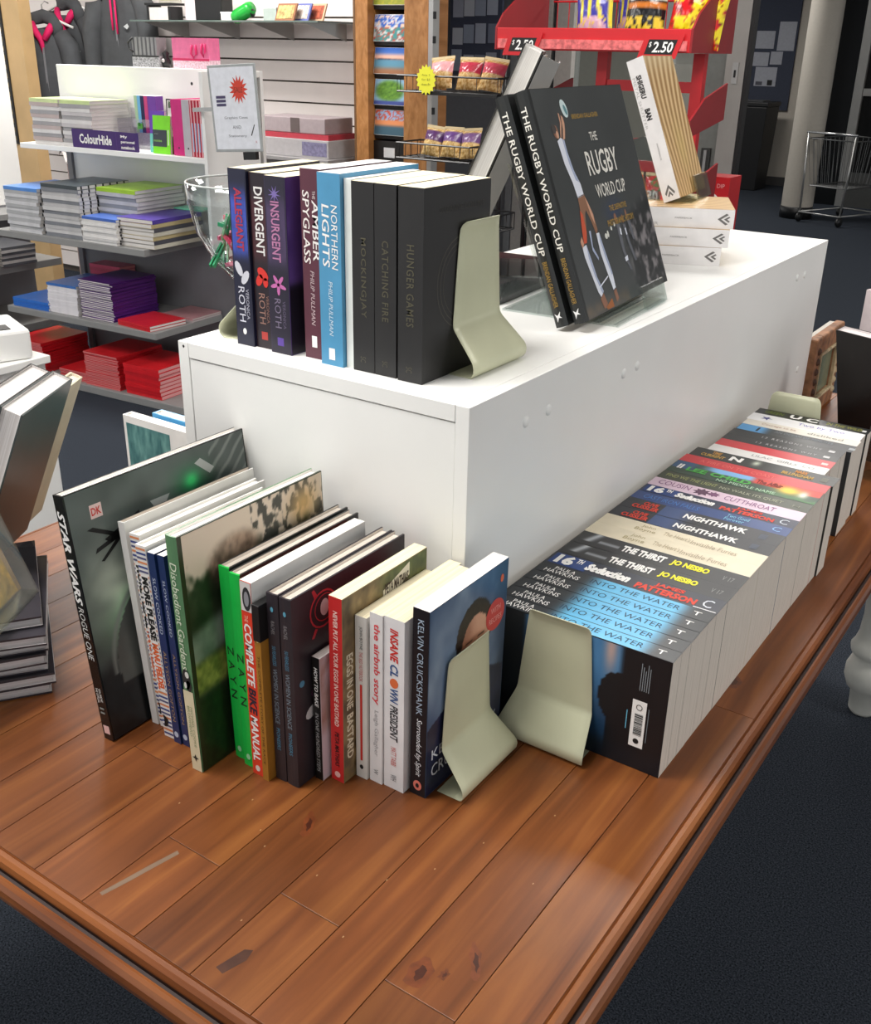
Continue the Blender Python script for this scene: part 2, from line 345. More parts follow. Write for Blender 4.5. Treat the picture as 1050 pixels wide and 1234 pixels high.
for x, y in ((-.62, .60), (-.60, .585), (-.72, .58), (-.55, .50), (-.47, .62), (-.44, .66), (-.42, .72), (-.38, .80), (-.46, .54), (-.35, .70), (-.53, .585), (-.66, .63)): patch(tb, top, [(x, y), (x+.0012, y+.0002), (x+.001, y+.0024), (x-.0003, y+.002)], mat('wood_nick', '#b08a62', .5), 'nick', .00012)
PR = [(.0001, -.030), (.0001, -.0002), (.0012, -.0022), (.0024, -.0004), (.007, -.0008), (.011, -.0035), (.0125, -.009), (.0130, -.0155), (.0178, -.0160), (.0183, -.0105), (.0210, -.0100), (.0245, -.0120), (.0275, -.017), (.0285, -.024), (.027, -.031), (.022, -.037), (.0001, -.038)]
def mould(p0, p1, out, dirv):
    vs = []; n = len(PR)
    for e, s in ((p0, -1), (p1, 1)):
        for d, zz in PR: vs.append((e[0]+out[0]*d+dirv[0]*d*s, e[1]+out[1]*d+dirv[1]*d*s, T+zz))
    mb = MB(); mb.add(vs, [(i, i+1, n+i+1, n+i) for i in range(n-1)]+[tuple(range(n)), tuple(range(2*n-1, n-1, -1))])
    o = mb.obj('edge_moulding', M_TRIMX if dirv[0] else M_TRIM, tb)
    mg = MB(); g_ = [(.0128, -.0120), (.0132, -.0152), (.0175, -.0155), (.0182, -.0120)]; vv = []  # dark brown strip along the groove, its shade put in as colour
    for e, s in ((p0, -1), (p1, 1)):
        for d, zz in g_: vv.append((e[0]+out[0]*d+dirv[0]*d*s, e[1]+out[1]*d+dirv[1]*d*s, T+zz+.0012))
    mg.add(vv, [(i, i+1, 5+i, 4+i) for i in range(3)]); mg.obj('groove_shade', mat('painted_groove_shade', '#2a1209', .6, .3, 90), tb); return o
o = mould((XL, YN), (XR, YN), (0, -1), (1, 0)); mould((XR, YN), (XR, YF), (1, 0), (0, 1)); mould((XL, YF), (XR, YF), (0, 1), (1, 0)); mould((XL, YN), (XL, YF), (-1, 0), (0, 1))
for x0, x1, y0, y1 in ((XL+.06, XR-.06, YN+.06, YN+.08), (XL+.06, XR-.06, YF-.08, YF-.06), (XR-.08, XR-.06, YN+.08, YF-.08), (XL+.06, XL+.08, YN+.08, YF-.08)):
    bx('apron', x0, x1, y0, y1, T-.13, T-.0221, M_TABLE, tb)
M_LEG = mat('leg_paint', '#d6d5cc', .5, .05, 18)
for x, y in ((XL+.075, YN+.075), (XR-.06, YN+.075), (XL+.075, YF-.15), (XR-.053, YF-.15)):
    MB().lathe([(0, 0), (.028, 0), (.034, .01), (.038, .07), (.050, .075), (.059, .10), (.059, .125), (.050, .15), (.043, .157), (.055, .17), (.058, .185), (.050, .20), (.045, .22), (.042, .27), (.05, .40), (.053, .5), (.04, .56), (.045, .6), (.045, T-.1302), (0, T-.1302)], 24, (x, y, 0)).obj('leg', M_LEG, tb, True)
# ================================================================== PLINTH
PXL, PXR, PYN, PYF = -1.003, -.557, .885, 2.25
pl = thing('plinth', 'long white laminate display box standing in the middle of the wooden table', 'display box', (0, 0, 0))
bx('side_panel', PXR-.018, PXR, PYN, PYF, T+.0005, B, M_WHITE, pl, .0008)
bx('side_panel', PXL, PXL+.018, PYN, PYF, T+.0005, B, M_WHITE, pl, .0008)
bx('top_panel', PXL+.0187, PXR-.0187, PYN, PYF, B-.020, B, M_WHITE, pl, .0008)
bx('front_panel', PXL+.0187, PXR-.0187, PYN+.0012, PYN+.018, T+.0005, B-.0212, M_WHITE, pl, .0006)
bx('back_panel', PXL+.0187, PXR-.0187, PYF-.018, PYF, T+.0005, B-.0212, M_WHITE, pl)
for y, zz in ((1.009, .35), (1.064, .35), (1.278, .345), (1.322, .346), (2.062, .352), (2.112, .35), (2.175, .142)):
    mb = MB(); mb.lathe([(0, .0022), (.004, .002), (.0065, .001), (.007, 0)], 14)
    c_ = mb.obj('screw_cap', M_WHITE, pl, True); c_.matrix_world = Matrix.Translation((PXR, y, T+zz)) @ Matrix.Rotation(R(90), 4, 'Y')
MB().lathe([(0, .001), (.002, .0)], 10).obj('peg_hole', M_BLACK, pl).matrix_world = Matrix.Translation((PXL+.010, PYN-.0001, B-.006)) @ Matrix.Rotation(R(90), 4, 'X')
# ================================================================== BOOKENDS
BEP = [(.008, .0009, .046), (.016, .0008, .050), (.026, .0012, .054), (.0315, .0035, .0565), (.0340, .0075, .0575), (.0345, .0125, .0580), (.0335, .0165, .0578), (.0310, .0205, .0572), (.0045, .0475, .0508), (.0022, .0505, .0502), (.0008, .0540, .0496), (.0003, .0580, .0490), (.0, .09, .0462), (0, .13, .0425), (0, .1505, .0405), (.0006, .158, .0395), (.0022, .1625, .0375), (.0045, .1650, .0345), (.0060, .1660, .032)]
def bookend(name, label, x, y, z, rz, s=1.0):
    t = thing(name, label, 'bookend', (x, y, z), R(rz), 'khaki steel bookends')
    mb = MB(); n = 9; vs = []
    for i, (px, pz, hw) in enumerate(BEP):
        for k in range(n): vs.append((px*s, hw*s*(2*k/(n-1)-1), pz*s))
    mb.add(vs, [(i*n+k, i*n+k+1, (i+1)*n+k+1, (i+1)*n+k) for i in range(len(BEP)-1) for k in range(n-1)])
    o = mb.obj('plate', M_KHAKI, t, True); sd = o.modifiers.new('solid', 'SOLIDIFY'); sd.thickness = .0014; sd.offset = -1
    bv = o.modifiers.new('bev', 'BEVEL'); bv.width = .0005; bv.segments = 1; bv.limit_method = 'ANGLE'
    MB().box(.0, .030*s, -.055*s, .050*s, .0006, .0010).box(-.0005, .0, -.040*s, .040*s, .0003, .0008).obj('foot_plate', M_KHAKI, t)
    for yy in (-.04, .04): MB().box(.012*s, .026*s, (yy-.006)*s, (yy+.006)*s, .0001, .00055).obj('rubber_foot', mat('brass_foot', '#8c7440', .5), t)
    return t
be1 = bookend('bookend', 'pale khaki metal bookend closing the near row of mixed books beside the black-spined hardback', -.5045, .815, T, 0)
be2 = bookend('bookend', 'pale khaki metal bookend at the near end of the long spine-up paperback row', -.450, .9225, T, -90, 1.0)
be3 = bookend('bookend', 'pale khaki metal bookend with a yellow diamond sticker on top of the white box', -.6435, 1.030, B, 0, 1.04)
be4 = bookend('bookend', 'pale khaki metal bookend at the far end of the spine-up paperback row', -.465, 1.842, T, 90, 1.13)
be5 = bookend('bookend', 'pale khaki metal bookend seen edge-on at the left end of the top row', -.9355, .985, B, 180, 1.0)
fz = (Vector((0, 0, 0)), Vector((0, 1, 0)), Vector((0, 0, 1)), Vector((1, 0, 0)))
patch(be3, fz, [(-.013, .128), (-.005, .140), (.003, .134), (.004, .122), (-.004, .112), (-.012, .118)], ink('#c9ad55'), 'sticker', .0004)
for t_, p_ in ((be3, [(-.010, .026), (.004, .034), (.014, .030), (.010, .026)]),):
    mb = MB(); mb.add([(.0285, -.012, .0262), (.0228, -.004, .0324), (.0235, .010, .0316), (.0290, .016, .0256)], [(0, 1, 2, 3)])
    mb.obj('worn_label', ink('#e9e6d4'), t_)
for t_, yy, zz in ((be2, -.012, .118), (be2, -.015, .122), (be2, .012, .10), (be1, .01, .09), (be2, -.040, .07), (be2, -.038, .09), (be2, -.042, .078), (be1, -.02, .12), (be2, .03, .075), (be3, .02, .07)):
    patch(t_, fz, ell(yy, zz, .0018, .003, 8, .4), ink('#96957a'), 'scratch', .0004)
# ================================================================== NEAR ROW (spines towards the lens)
LR = 'mixed books in the near row'
WH = ink('#f4f2ee'); BK = ink('#141414'); RD = ink('#cf2a22')
def L(t, face, s, u0, u1, v0, v1, m, **k): return lettering(t, frame(face, *t['dims']), s, u0, u1, v0, v1, m, **k)
def PT(t, face, polys, m, **k): return patch(t, frame(face, *t['dims']), polys, m, **k)
def PI(t, face, u0, u1, v0, v1, nx, ny, fn, **k): return paint(t, frame(face, *t['dims']), u0, u1, v0, v1, nx, ny, fn, **k)
DIM = {}
class BK_(dict): pass
def bk(name, label, x, y, z, lean, W, D, H, spine, **k):
    bulge = k.get('bulge', 0); t = book(name, label, stand(x, y, z, lean, W), W, D, H, spine, **k)
    t['dims'] = (W, D, H); return t
# 1 big black annual
t = bk('annual', 'large black film annual leaning at the left end of the near row', -.877, .61, T, -6.2, .016, .272, .305, cov('#0f1010', .25), pg=M_PGW, hard=True, group=LR, inset=0)
def f_rogue(u, v):
    base = mixc(hexa('1c211f'), hexa('6a7370'), vn(u, v, 4, 3)*.9)
    sm_ = vn(u+.1, v*1.3, 5, 9)
    mist = np.exp(-((u-.22)**2/.05+(v-.58)**2/.025))*sm_*1.8
    c = mixc(base, hexa('b4bdac'), mist)
    gr = np.exp(-((u-.3)**2/.03+(v-.45)**2/.012))*sm_*1.6
    c = mixc(c, hexa('4c8f5a'), gr)
    dark = sm(.34-v+(.10*np.sin(u*3.1)), 0, .10)
    c = mixc(c, hexa('0d0f10')+.05*vn(u, v, 30, 4)[..., None], dark)
    arc = np.abs(np.hypot((u-.44)/.36, (v-.28)/.34)-1); c = mixc(c, hexa('6b706c'), sm(.06-arc, 0, .06)*(v > .25)*.8)
    inside = np.hypot((u-.44)/.36, (v-.28)/.34) < .95; c = np.where((inside & (v > .2))[..., None], mixc(hexa('2b2e2d'), hexa('5a5d59'), vn(u, v, 6, 8)), c)
    st = np.sin((u*1.0-v*1.4)*70+vn(u, v, 5, 2)*5); c = mixc(c, hexa('6e726e'), ((u > .78) & (v > .83))*sm(st, .2, 1)*.7)
    gd = np.exp(-(((u-.655)**2)/.0012+((v-.875)**2)/.0007)); c = mixc(c, hexa('46f08a'), gd*1.2)
    halo = np.exp(-(((u-.655)**2)/.01+((v-.875)**2)/.004)); c = mixc(c, hexa('1e7a44'), halo*.6)
    c = np.clip(c*1.3, 0, 1)
    return c
PI(t, 'front', .002, .270, .001, .304, 110, 120, f_rogue)
FR = 'front'; GR_ = ink('#c9ccc8'); DG = ink('#2b2e2d')
for q_ in ([(.078, .112), (.104, .104), (.104, .078), (.086, .072)], [(.076, .130), (.102, .136), (.104, .116), (.076, .118)]): PT(t, FR, q_, ink('#c4c8c3'), name='pale_panel')
for q_ in ([(.186, .285), (.196, .289), (.216, .272), (.208, .266)], [(.112, .262), (.142, .262), (.124, .240)]): PT(t, FR, q_, ink('#b3b8b5'), name='pale_shard')
def xship(cu, cv, s): return [[(cu-s*3, cv+s*1.6), (cu-s*2.4, cv+s*1.7), (cu+s*.2, cv+s*.3), (cu, cv)], [(cu-s*2.6, cv-s*.6), (cu-s*2.4, cv-s*.2), (cu+s*3, cv+s*1.2), (cu+s*3, cv+s*.7)], [(cu-s*.9, cv-s*.1), (cu+s*.9, cv+s*.1), (cu+s*1.2, cv+s*.6), (cu-s*.8, cv+s*.6)], [(cu-s*2.2, cv-s*1.4), (cu-s*1.9, cv-s*1.5), (cu+s*.6, cv+s*.2), (cu+s*.2, cv+s*.4)], [(cu-s*1.5, cv+s*.3), (cu+s*2.4, cv+s*1.6), (cu+s*2.4, cv+s*1.2), (cu-s*1, cv-s*.1)]]
PT(t, FR, xship(.062, .236, .0135)+xship(.088, .206, .003)+xship(.082, .193, .003), BK, name='ship_shape', eps=.0004)
PT(t, FR, rect(.030, .046, .268, .284), ink('#e8c9c4'), name='publisher_badge'); L(t, FR, 'DK', .0315, .0445, .2715, .2805, RD, off=.02, eps=.0005)
L(t, FR, '12', .098, .112, .046, .062, GR_, off=.02); L(t, FR, 'TH', .088, .112, .020, .034, ink('#8e2a1c'), off=.02)
L(t, 'down', 'STAR WARS', .018, .130, .0022, .0135, WH, shear=.3, off=.035); L(t, 'down', 'ROGUE ONE', .133, .200, .0035, .0125, ink('#d9d9d6'), shear=.2)
L(t, 'down', 'THE OFFICIAL', .236, .256, .003, .0065, WH); L(t, 'down', 'GUIDE', .236, .254, .0085, .012, WH)
L(t, 'down', 'II', .262, .270, .004, .011, ink('#8f938f')); PT(t, 'down', rect(.286, .297, .003, .013), ink('#e3b9b4'), name='publisher_badge')
# 2 plain white hardback
t = bk('hardback', 'plain white-spined hardback just right of the black film annual', -.8555, .664, T, -4.6, .0105, .205, .262, cov('#e6e4e0'), back=cov('#2a2a2a'), pg=M_PGG, hard=True, group=LR)
# 3,4 striped
def stripes(t):
    W, D, H = t['dims']; fr = frame('down', W, D, H)
    a_ = []; b_ = []; c_ = []
    for i in range(44):
        u = .003+i*.00555; (a_ if i % 3 == 0 else b_ if i % 3 == 1 else c_).append(rect(u, u+.0026, .0006, W-.0006))
    patch(t, fr, a_, ink('#d98a5a'), 'stripe'); patch(t, fr, b_, ink('#3d4a86'), 'stripe'); patch(t, fr, c_, ink('#55577c'), 'stripe')
    patch(t, fr, rect(.036, .185, .0022, W-.002), ink('#f0ece8'), 'title_panel', .0005)
    lettering(t, fr, 'MORE PLEASE', .038, .118, .0035, W-.0028, BK, off=.05, eps=.0008); lettering(t, fr, 'MANU FEILDEL', .122, .183, .0035, W-.0028, ink('#e0642c'), off=.05, eps=.0008)
    patch(t, fr, [(.217, .003), (.226, .0045), (.234, .003), (.233, .008), (.228, .0105), (.222, .011), (.219, .007)], BK, 'printed_shape', .0007)
t = bk('cookbook', 'orange and navy striped cookbook, left copy of the two', -.8425, .665, T, -4.0, .0165, .20, .252, cov('#f1eeea'), pg=M_PGW, hard=True, group=LR); stripes(t)
t = bk('cookbook', 'orange and navy striped cookbook, right copy of the two', -.8240, .655, T, -3.6, .0165, .20, .248, cov('#f1eeea'), pg=M_PGW, hard=True, group=LR); stripes(t)
# 5,6 navy slow cooked
def slow(t):
    W = t['dims'][0]
    L(t, 'down', 'SLOW COOKED', .030, .100, .0035, W-.003, ink('#b9c3d6')); L(t, 'down', 'ALLYSON GOFTON', .122, .215, .0035, W-.003, ink('#a88a66')); PT(t, 'down', ell(.233, W/2, .004, .0035), ink('#b9c3d6'))
t = bk('cookbook', 'navy blue slow-cooking cookbook, left copy beside the striped ones', -.8055, .653, T, -3.1, .0115, .195, .245, cov('#1d3260'), pg=M_PGW, group=LR); slow(t)
t = bk('cookbook', 'navy blue slow-cooking cookbook, right copy beside the green gardening book', -.7925, .655, T, -2.9, .0105, .195, .245, cov('#1d3260'), pg=M_PGW, group=LR); slow(t)
t = bk('hardback', 'tall white-paged book with a magenta cover edge behind the gardening book', -.7780, .672, T, -2.5, .020, .20, .262, cov('#2c2c30'), front=cov('#9c2f6a'), pg=M_PGW, group=LR)
# 7 garden book
t = bk('gardening_book', 'tall green gardening hardback with a garden photograph on its cover', -.7525, .633, T, -1.9, .0165, .227, .290, cov('#5f8a62'), front=cov('#27341f'), pg=M_PGW, hard=True, bulge=.0012, group=LR)
def f_gard(u, v):
    n = vn(u, v, 14, 5); n2 = vn(u, v, 40, 6)
    c = mixc(hexa('1d2a1a'), hexa('47563e'), n)
    sky = sm(v-.76+.2*(n-.5), 0, .1); c = mixc(c, hexa('dccdb8'), sky)
    tree = np.exp(-((u-.33)**2/.05+(v-.82)**2/.015)); c = mixc(c, mixc(hexa('4c3c30'), hexa('b89a80'), n2), sm(tree, .35, .7)*(.6+.4*n))
    c = mixc(c, hexa('2b302c'), sm(vn(u*1.3, v, 22, 15), .5, .6)*(u > .45)*(v > .78)*.85)
    c = mixc(c, hexa('e9c07c'), np.exp(-((u-.85)**2/.012+(v-.90)**2/.006))*.9)
    pond = sm(.10-np.abs(v-.52-.05*np.sin(u*5)), 0, .06); c = mixc(c, mixc(hexa('5f7a66'), hexa('a3b8a2'), n), pond)
    gr = sm(.09-np.abs(v-.40-.06*u), 0, .05); c = mixc(c, mixc(hexa('4f6a28'), hexa('c0cf66'), n2), gr)
    lo = sm(.34-v, 0, .05); c = mixc(c, mixc(hexa('0f1c10'), hexa('26401f'), n2), lo)
    return c
PI(t, FR, .006, .226, .001, .289, 120, 150, f_gard)
PT(t, FR, [[(.058, .092), (.088, .103), (.090, .099), (.061, .088)], [(.088, .103), (.090, .066), (.087, .066), (.085, .102)], [(.058, .092), (.060, .056), (.063, .056), (.061, .092)], [(.060, .056), (.087, .066), (.089, .070), (.061, .060)]], ink('#d7dccd'), name='square_outline')
PT(t, 'down', rect(.185, .290, .0006, .0159), cov('#d8cfae'), name='spine_band', eps=.0017)
L(t, 'down', 'Disobedient Gardens', .030, .158, .0042, .0138, ink('#dfe6cf'), shear=.1, eps=.002); L(t, 'down', 'MICHAEL COOKE', .205, .258, .0085, .012, ink('#8e9a72'), eps=.002); L(t, 'down', 'BROMHEAD', .205, .245, .004, .0075, ink('#8e9a72'), eps=.002)
PT(t, 'down', [ell(.170, .0080, .013, .006), ell(.178, .011, .007, .004)], ink('#26282a'), name='spine_picture', eps=.0019); PT(t, 'down', [ell(.164, .010, .004, .003), ell(.178, .006, .004, .002)], ink('#d8d8d2'), name='spine_picture', eps=.0021)
PT(t, 'down', [star(.273, .008, .005, .002, 4)], BK, name='publisher_badge', eps=.002)
# 8,9 green
for q, (x, y, ln, lab) in enumerate([(-.7290, .677, -1.3, 'bright green hardback with black letters, left copy of the pair'), (-.7105, .672, -.9, 'bright green hardback with black letters, right copy of the pair')]):
    t = bk('hardback', lab, x, y, T, ln, .0158, .198, .245, cov('#18c24a', .4), front=cov('#2a2c2c'), back=cov('#2a2c2c'), pg=M_PGG, hard=True, group=LR, bulge=.0008)
    for i, ch in enumerate('ZAYN'): lettering(t, frame('down', *t['dims']), ch, .097+i*.0185, .108+i*.0185, .0035, .0122, BK, eps=.0012)
    PT(t, 'down', ell(.232, .008, .004, .003), ink('#9be0a8'), name='publisher_badge', eps=.0012)
# 10 bike manual
t = bk('bike_manual', 'orange-red spined bike manual with bold white capitals', -.6915, .666, T, -.4, .0158, .19, .245, cov('#e5422b'), front=cov('#d8d8d6'), pg=M_PGW, group=LR)
PT(t, 'down', rect(.0005, .035, .0005, .0153), ink('#d8d4d0'), name='spine_picture'); PT(t, 'down', [ell(.020, .009, .014, .006)], ink('#26262a'), name='spine_picture', eps=.0005); PT(t, 'down', [ell(.020, .009, .009, .0035)], ink('#8f8f94'), name='spine_picture', eps=.0007)
L(t, 'down', 'THE', .040, .048, .004, .009, ink('#f4c9b0')); L(t, 'down', 'COMPLETE', .050, .128, .0025, .0130, WH, off=.03, shear=.15); L(t, 'down', 'BIKE', .130, .164, .0025, .0130, ink('#252034'), off=.03, shear=.15); L(t, 'down', 'MANUAL', .166, .226, .0025, .0130, WH, off=.03, shear=.15); PT(t, 'down', ell(.236, .008, .004, .0035), ink('#e7d9d0'), name='publisher_badge')
# 11 gold brown
t = bk('slim_book', 'slim golden-brown book with a black strap over its top', -.6745, .664, T, 0, .0085, .185, .222, cov('#a8752c', .3), pg=M_PGW, group=LR)
L(t, 'down', 'THE COMPLETE STORY OF THE RACE', .06, .20, .0028, .0058, ink('#4f3210')); PT(t, 'down', ell(.036, .0042, .008, .003), ink('#e2d08a'))
bx('strap', -.0008, .0093, -.0012, .050, .180, .2235, M_BLACK, t, .0005)
# 12,13 women in science
def f_sci(u, v):
    c = mixc(hexa('2a2227'), hexa('37303a'), vn(u, v, 5, 8)); return c
for q, (x, lab) in enumerate([(-.6650, 'charcoal illustrated science hardback, left copy of the pair'), (-.6475, 'charcoal illustrated science hardback, right copy showing its printed cover')]):
    t = bk('hardback', lab, x, .675, T, 0, .0160, .196, .236, cov('#2f292e', .4), pg=M_PGG, hard=True, bulge=.0008, group=LR)
    L(t, 'down', 'RACHEL', .032, .048, .0055, .0105, ink('#8c8788'), eps=.0012); L(t, 'down', 'WOMEN IN SCIENCE', .090, .160, .0050, .0110, ink('#7c8c98'), eps=.0012); L(t, 'down', '50 FEARLESS', .062, .086, .0055, .0105, ink('#4f8aa8'), eps=.0012); L(t, 'down', 'PIONEERS', .166, .195, .0055, .0105, ink('#4f8aa8'), eps=.0012)
    PT(t, 'down', [ell(.018, .008, .003, .002)], ink('#5aa0b8'), name='printed_shape', eps=.0012)
CR = ink('#b5303a')
def ring(cu, cv, r0, w_, n=20, sq=1): 
    o_ = []
    for k in range(n):
        a0, a1 = 2*math.pi*k/n, 2*math.pi*(k+1)/n
        o_.append([(cu+r0*math.cos(a0), cv+sq*r0*math.sin(a0)), (cu+r0*math.cos(a1), cv+sq*r0*math.sin(a1)), (cu+(r0+w_)*math.cos(a1), cv+sq*(r0+w_)*math.sin(a1)), (cu+(r0+w_)*math.cos(a0), cv+sq*(r0+w_)*math.sin(a0))])
    return o_
PT(t, FR, ring(.050, .205, .020, .0022)+ring(.052, .206, .015, .0012)+[[(.036, .222), (.032, .232), (.036, .233), (.041, .224)], [(.036, .186), (.030, .176), (.034, .175), (.040, .184)], [(.070, .205), (.086, .214), (.088, .211), (.072, .202)]], CR, name='drawn_ring')
PT(t, FR, [ell(.052, .206, .007, .010), ell(.026, .088, .011, .007, 12, .5), ell(.036, .048, .006, .009), ell(.036, .018, .006, .007), ell(.060, .150, .004, .006)], ink('#c9c6c6'), name='drawn_shape')
PT(t, FR, [ell(.032, .110, .006, .006), ell(.080, .17, .008, .005)], ink('#6b3a5e'), name='drawn_shape'); PT(t, FR, [ell(.09, .12, .006, .01), ell(.012, .13, .004, .004)], ink('#4f8aa8'), name='drawn_shape')
# 14 small black
t = bk('small_book', 'small black-spined book half hidden between the science pair and red paperback', -.6285, .700, T, 0, .0108, .125, .159, cov('#161616'), front=cov('#cfc6ca'), pg=M_PGW, group=LR)
L(t, 'down', 'HOW TO BAKE', .012, .062, .003, .008, WH, off=.03, shear=.2); L(t, 'down', 'IN ONE HUNDRED STEPS', .070, .148, .003, .0078, ink('#b9b9b9'), shear=.2)
PI(t, FR, .001, .124, .001, .158, 12, 14, lambda u, v: mixc(hexa('a8867a'), hexa('d9cfd6'), sm(vn(u, v, 3, 3), .3, .6)))
# 15 red
t = bk('paperback', 'red-spined paperback with small white capitals and a photo of eggs on its front', -.6135, .710, T, .6, .0175, .152, .234, cov('#c92a2a', .4), front=cov('#8a7a55'), pg=M_PGY, group=LR)
def f_eggs(u, v):
    n = vn(u, v, 16, 12); c = mixc(hexa('3d2f1c'), hexa('b49a68'), n); g = sm(v, .8, .95)*sm(u, .3, .6); return mixc(c, mixc(hexa('2f3a1a'), hexa('66753a'), vn(u, v, 30, 2)), g)
PI(t, FR, .001, .151, .001, .233, 60, 80, f_eggs)
PT(t, FR, [(.070, .196), (.118, .214), (.118, .230), (.070, .214)], ink('#e6e0cc'), name='author_label', eps=.0004); L(t, FR, 'PETA MATHIAS', .073, .116, .2075, .2205, ink('#3a2a1a'), eps=.0007, off=.03)
L(t, 'down', 'NEVER PUT ALL YOUR EGGS IN ONE BASTARD', .016, .160, .0058, .0118, ink('#f3d3c8'), off=.02, shear=.15); L(t, 'down', 'PETA MATHIAS', .168, .214, .0058, .0118, ink('#3b0d10'), off=.02, shear=.15); PT(t, 'down', ell(.225, .0088, .004, .004), ink('#f0b8b0'), name='publisher_badge')
lettering(t, (Vector((.0175, 0, .234)), -Z3, Y3, X3), 'EGGS IN ONE', .070, .140, .006, .017, ink('#e8dfc4'), eps=.0006, off=.03); lettering(t, (Vector((.0175, 0, .234)), -Z3, Y3, X3), 'BASTARD', .146, .205, .006, .017, ink('#e8dfc4'), eps=.0006, off=.03)
# 16 thin white
t = bk('paperback', 'slim white paperback with a solid red line down its spine', -.5940, .730, T, .4, .0148, .128, .208, cov('#dcd9d2', .4), pg=M_PGY, group=LR)
L(t, 'down', 'JOHN BOYNE', .012, .040, .005, .0100, ink('#4a4a4a')); L(t, 'down', 'THE RED NOTEBOOK', .043, .080, .0052, .0098, ink('#c96a6a')); PT(t, 'down', rect(.084, .184, .0060, .0090), RD, name='red_line'); PT(t, 'down', ell(.193, .0075, .003, .0025), BK, name='publisher_badge')
# 17 airbnb
t = bk('paperback', 'white paperback with rounded red lowercase letters on its spine', -.5772, .733, T, .5, .0165, .148, .216, cov('#e9e7e6', .4), pg=M_PGY, group=LR)
L(t, 'down', 'the airbnb story', .012, .112, .0035, .0135, ink('#e0474c'), off=.02, shear=.1); L(t, 'down', 'Leigh Gallagher', .120, .180, .0050, .0120, ink('#a9a6a8')); L(t, 'down', 'W', .198, .205, .0055, .0115, ink('#7a7a7a'))
# 18 clown
t = bk('paperback', 'thick white paperback with red, blue and black slanted capitals on its spine', -.5590, .735, T, .2, .0262, .140, .2165, cov('#eae8e8', .4), pg=M_PGY, group=LR)
L(t, 'down', 'INSANE', .012, .052, .0080, .0185, RD, off=.03, shear=.2); L(t, 'down', 'CL', .055, .070, .0080, .0185, ink('#3a5a8c'), off=.03, shear=.2); PT(t, 'down', ell(.078, .0132, .006, .0055), ink('#e0703c')); L(t, 'down', 'WN', .085, .103, .0080, .0185, ink('#3a5a8c'), off=.03, shear=.2); L(t, 'down', 'PRESIDENT', .106, .152, .0080, .0185, ink('#26262a'), off=.02, shear=.2)
L(t, 'down', 'MATT TAIBBI', .160, .185, .0095, .0165, ink('#d06a64'), shear=.1); L(t, 'down', 'WH', .197, .205, .009, .017, ink('#77777a'))
# 19 kelvin
t = bk('autobiography', 'black-spined paperback with a man portrait cover next to the right bookend', -.5290, .742, T, .6, .0205, .154, .234, cov('#10131a'), front=cov('#36506e'), pg=M_PGW, group=LR)
def f_kel(u, v):
    n = vn(u, v, 5, 22); c = mixc(hexa('31486a'), hexa('8d9fb2'), n); c = mixc(c, hexa('1b2f48'), sm(u, .75, 1)*.7); c = mixc(c, hexa('111a2a'), sm(.35-v, 0, .2)*.8)
    hair = np.hypot((u-.57)/.235, (v-.72)/.175) < 1+.05*vn(u, v, 30, 5); c = np.where(hair[..., None], mixc(hexa('1c1713'), hexa('3a2f28'), vn(u, v, 60, 6)), c)
    face = np.hypot((u-.59)/.185, (v-.655)/.160) < 1; fc = mixc(hexa('8a5a44'), hexa('d3a184'), sm(u+.3*vn(u, v, 8, 2), .45, .85))
    c = np.where(face[..., None], fc, c)
    for eu in (.50, .66): c = np.where((np.hypot((u-eu)/.045, (v-.655)/.014) < 1)[..., None], hexa('2b1c16'), c); c = np.where(((np.abs(v-.69) < .008) & (np.abs(u-eu) < .05))[..., None], hexa('33241c'), c)
    c = np.where((np.hypot((u-.585)/.022, (v-.60)/.05) < 1)[..., None], hexa('b98468'), c); c = np.where((np.hypot((u-.585)/.06, (v-.535)/.01) < 1)[..., None], hexa('7a4238'), c)
    body = (v < .52-.25*np.abs(u-.58)) & (v > .0) & (np.hypot((u-.59)/.185, (v-.655)/.160) > 1) & (v < .5); c = np.where(body[..., None], mixc(hexa('12182c'), hexa('2b2f52'), vn(u, v, 14, 3)), c)
    return c
PI(t, FR, .001, .153, .001, .233, 76, 116, f_kel)
PT(t, FR, ell(.130, .172, .0195, .0195, 24), ink('#c4453f'), name='round_badge', eps=.0005); L(t, FR, 'WITH', .120, .140, .1755, .1825, ink('#e8a49c'), eps=.0008); L(t, FR, 'RECIPES', .117, .143, .163, .170, ink('#e8a49c'), eps=.0008)
PT(t, FR, ell(.141, .2135, .0035, .005), ink('#d9663c'), name='publisher_badge', eps=.0005)
L(t, FR, 'KELVIN', .01, .08, .045, .058, ink('#cfd6dd'), eps=.0006); L(t, FR, 'CRUICKSHANK', .01, .144, .022, .038, ink('#cfd6dd'), eps=.0006)
L(t, 'down', 'KELVIN CRUICKSHANK', .012, .128, .0065, .0140, ink('#a9bacb')); L(t, 'down', 'Surrounded by Spirit', .133, .208, .0058, .0145, ink('#e9ecef'), shear=.3); PT(t, 'down', ell(.2205, .0102, .0065, .0055), ink('#e07a6a'), name='publisher_badge'); PT(t, 'down', ell(.2205, .0102, .003, .0022), BK, name='publisher_badge', eps=.0006)
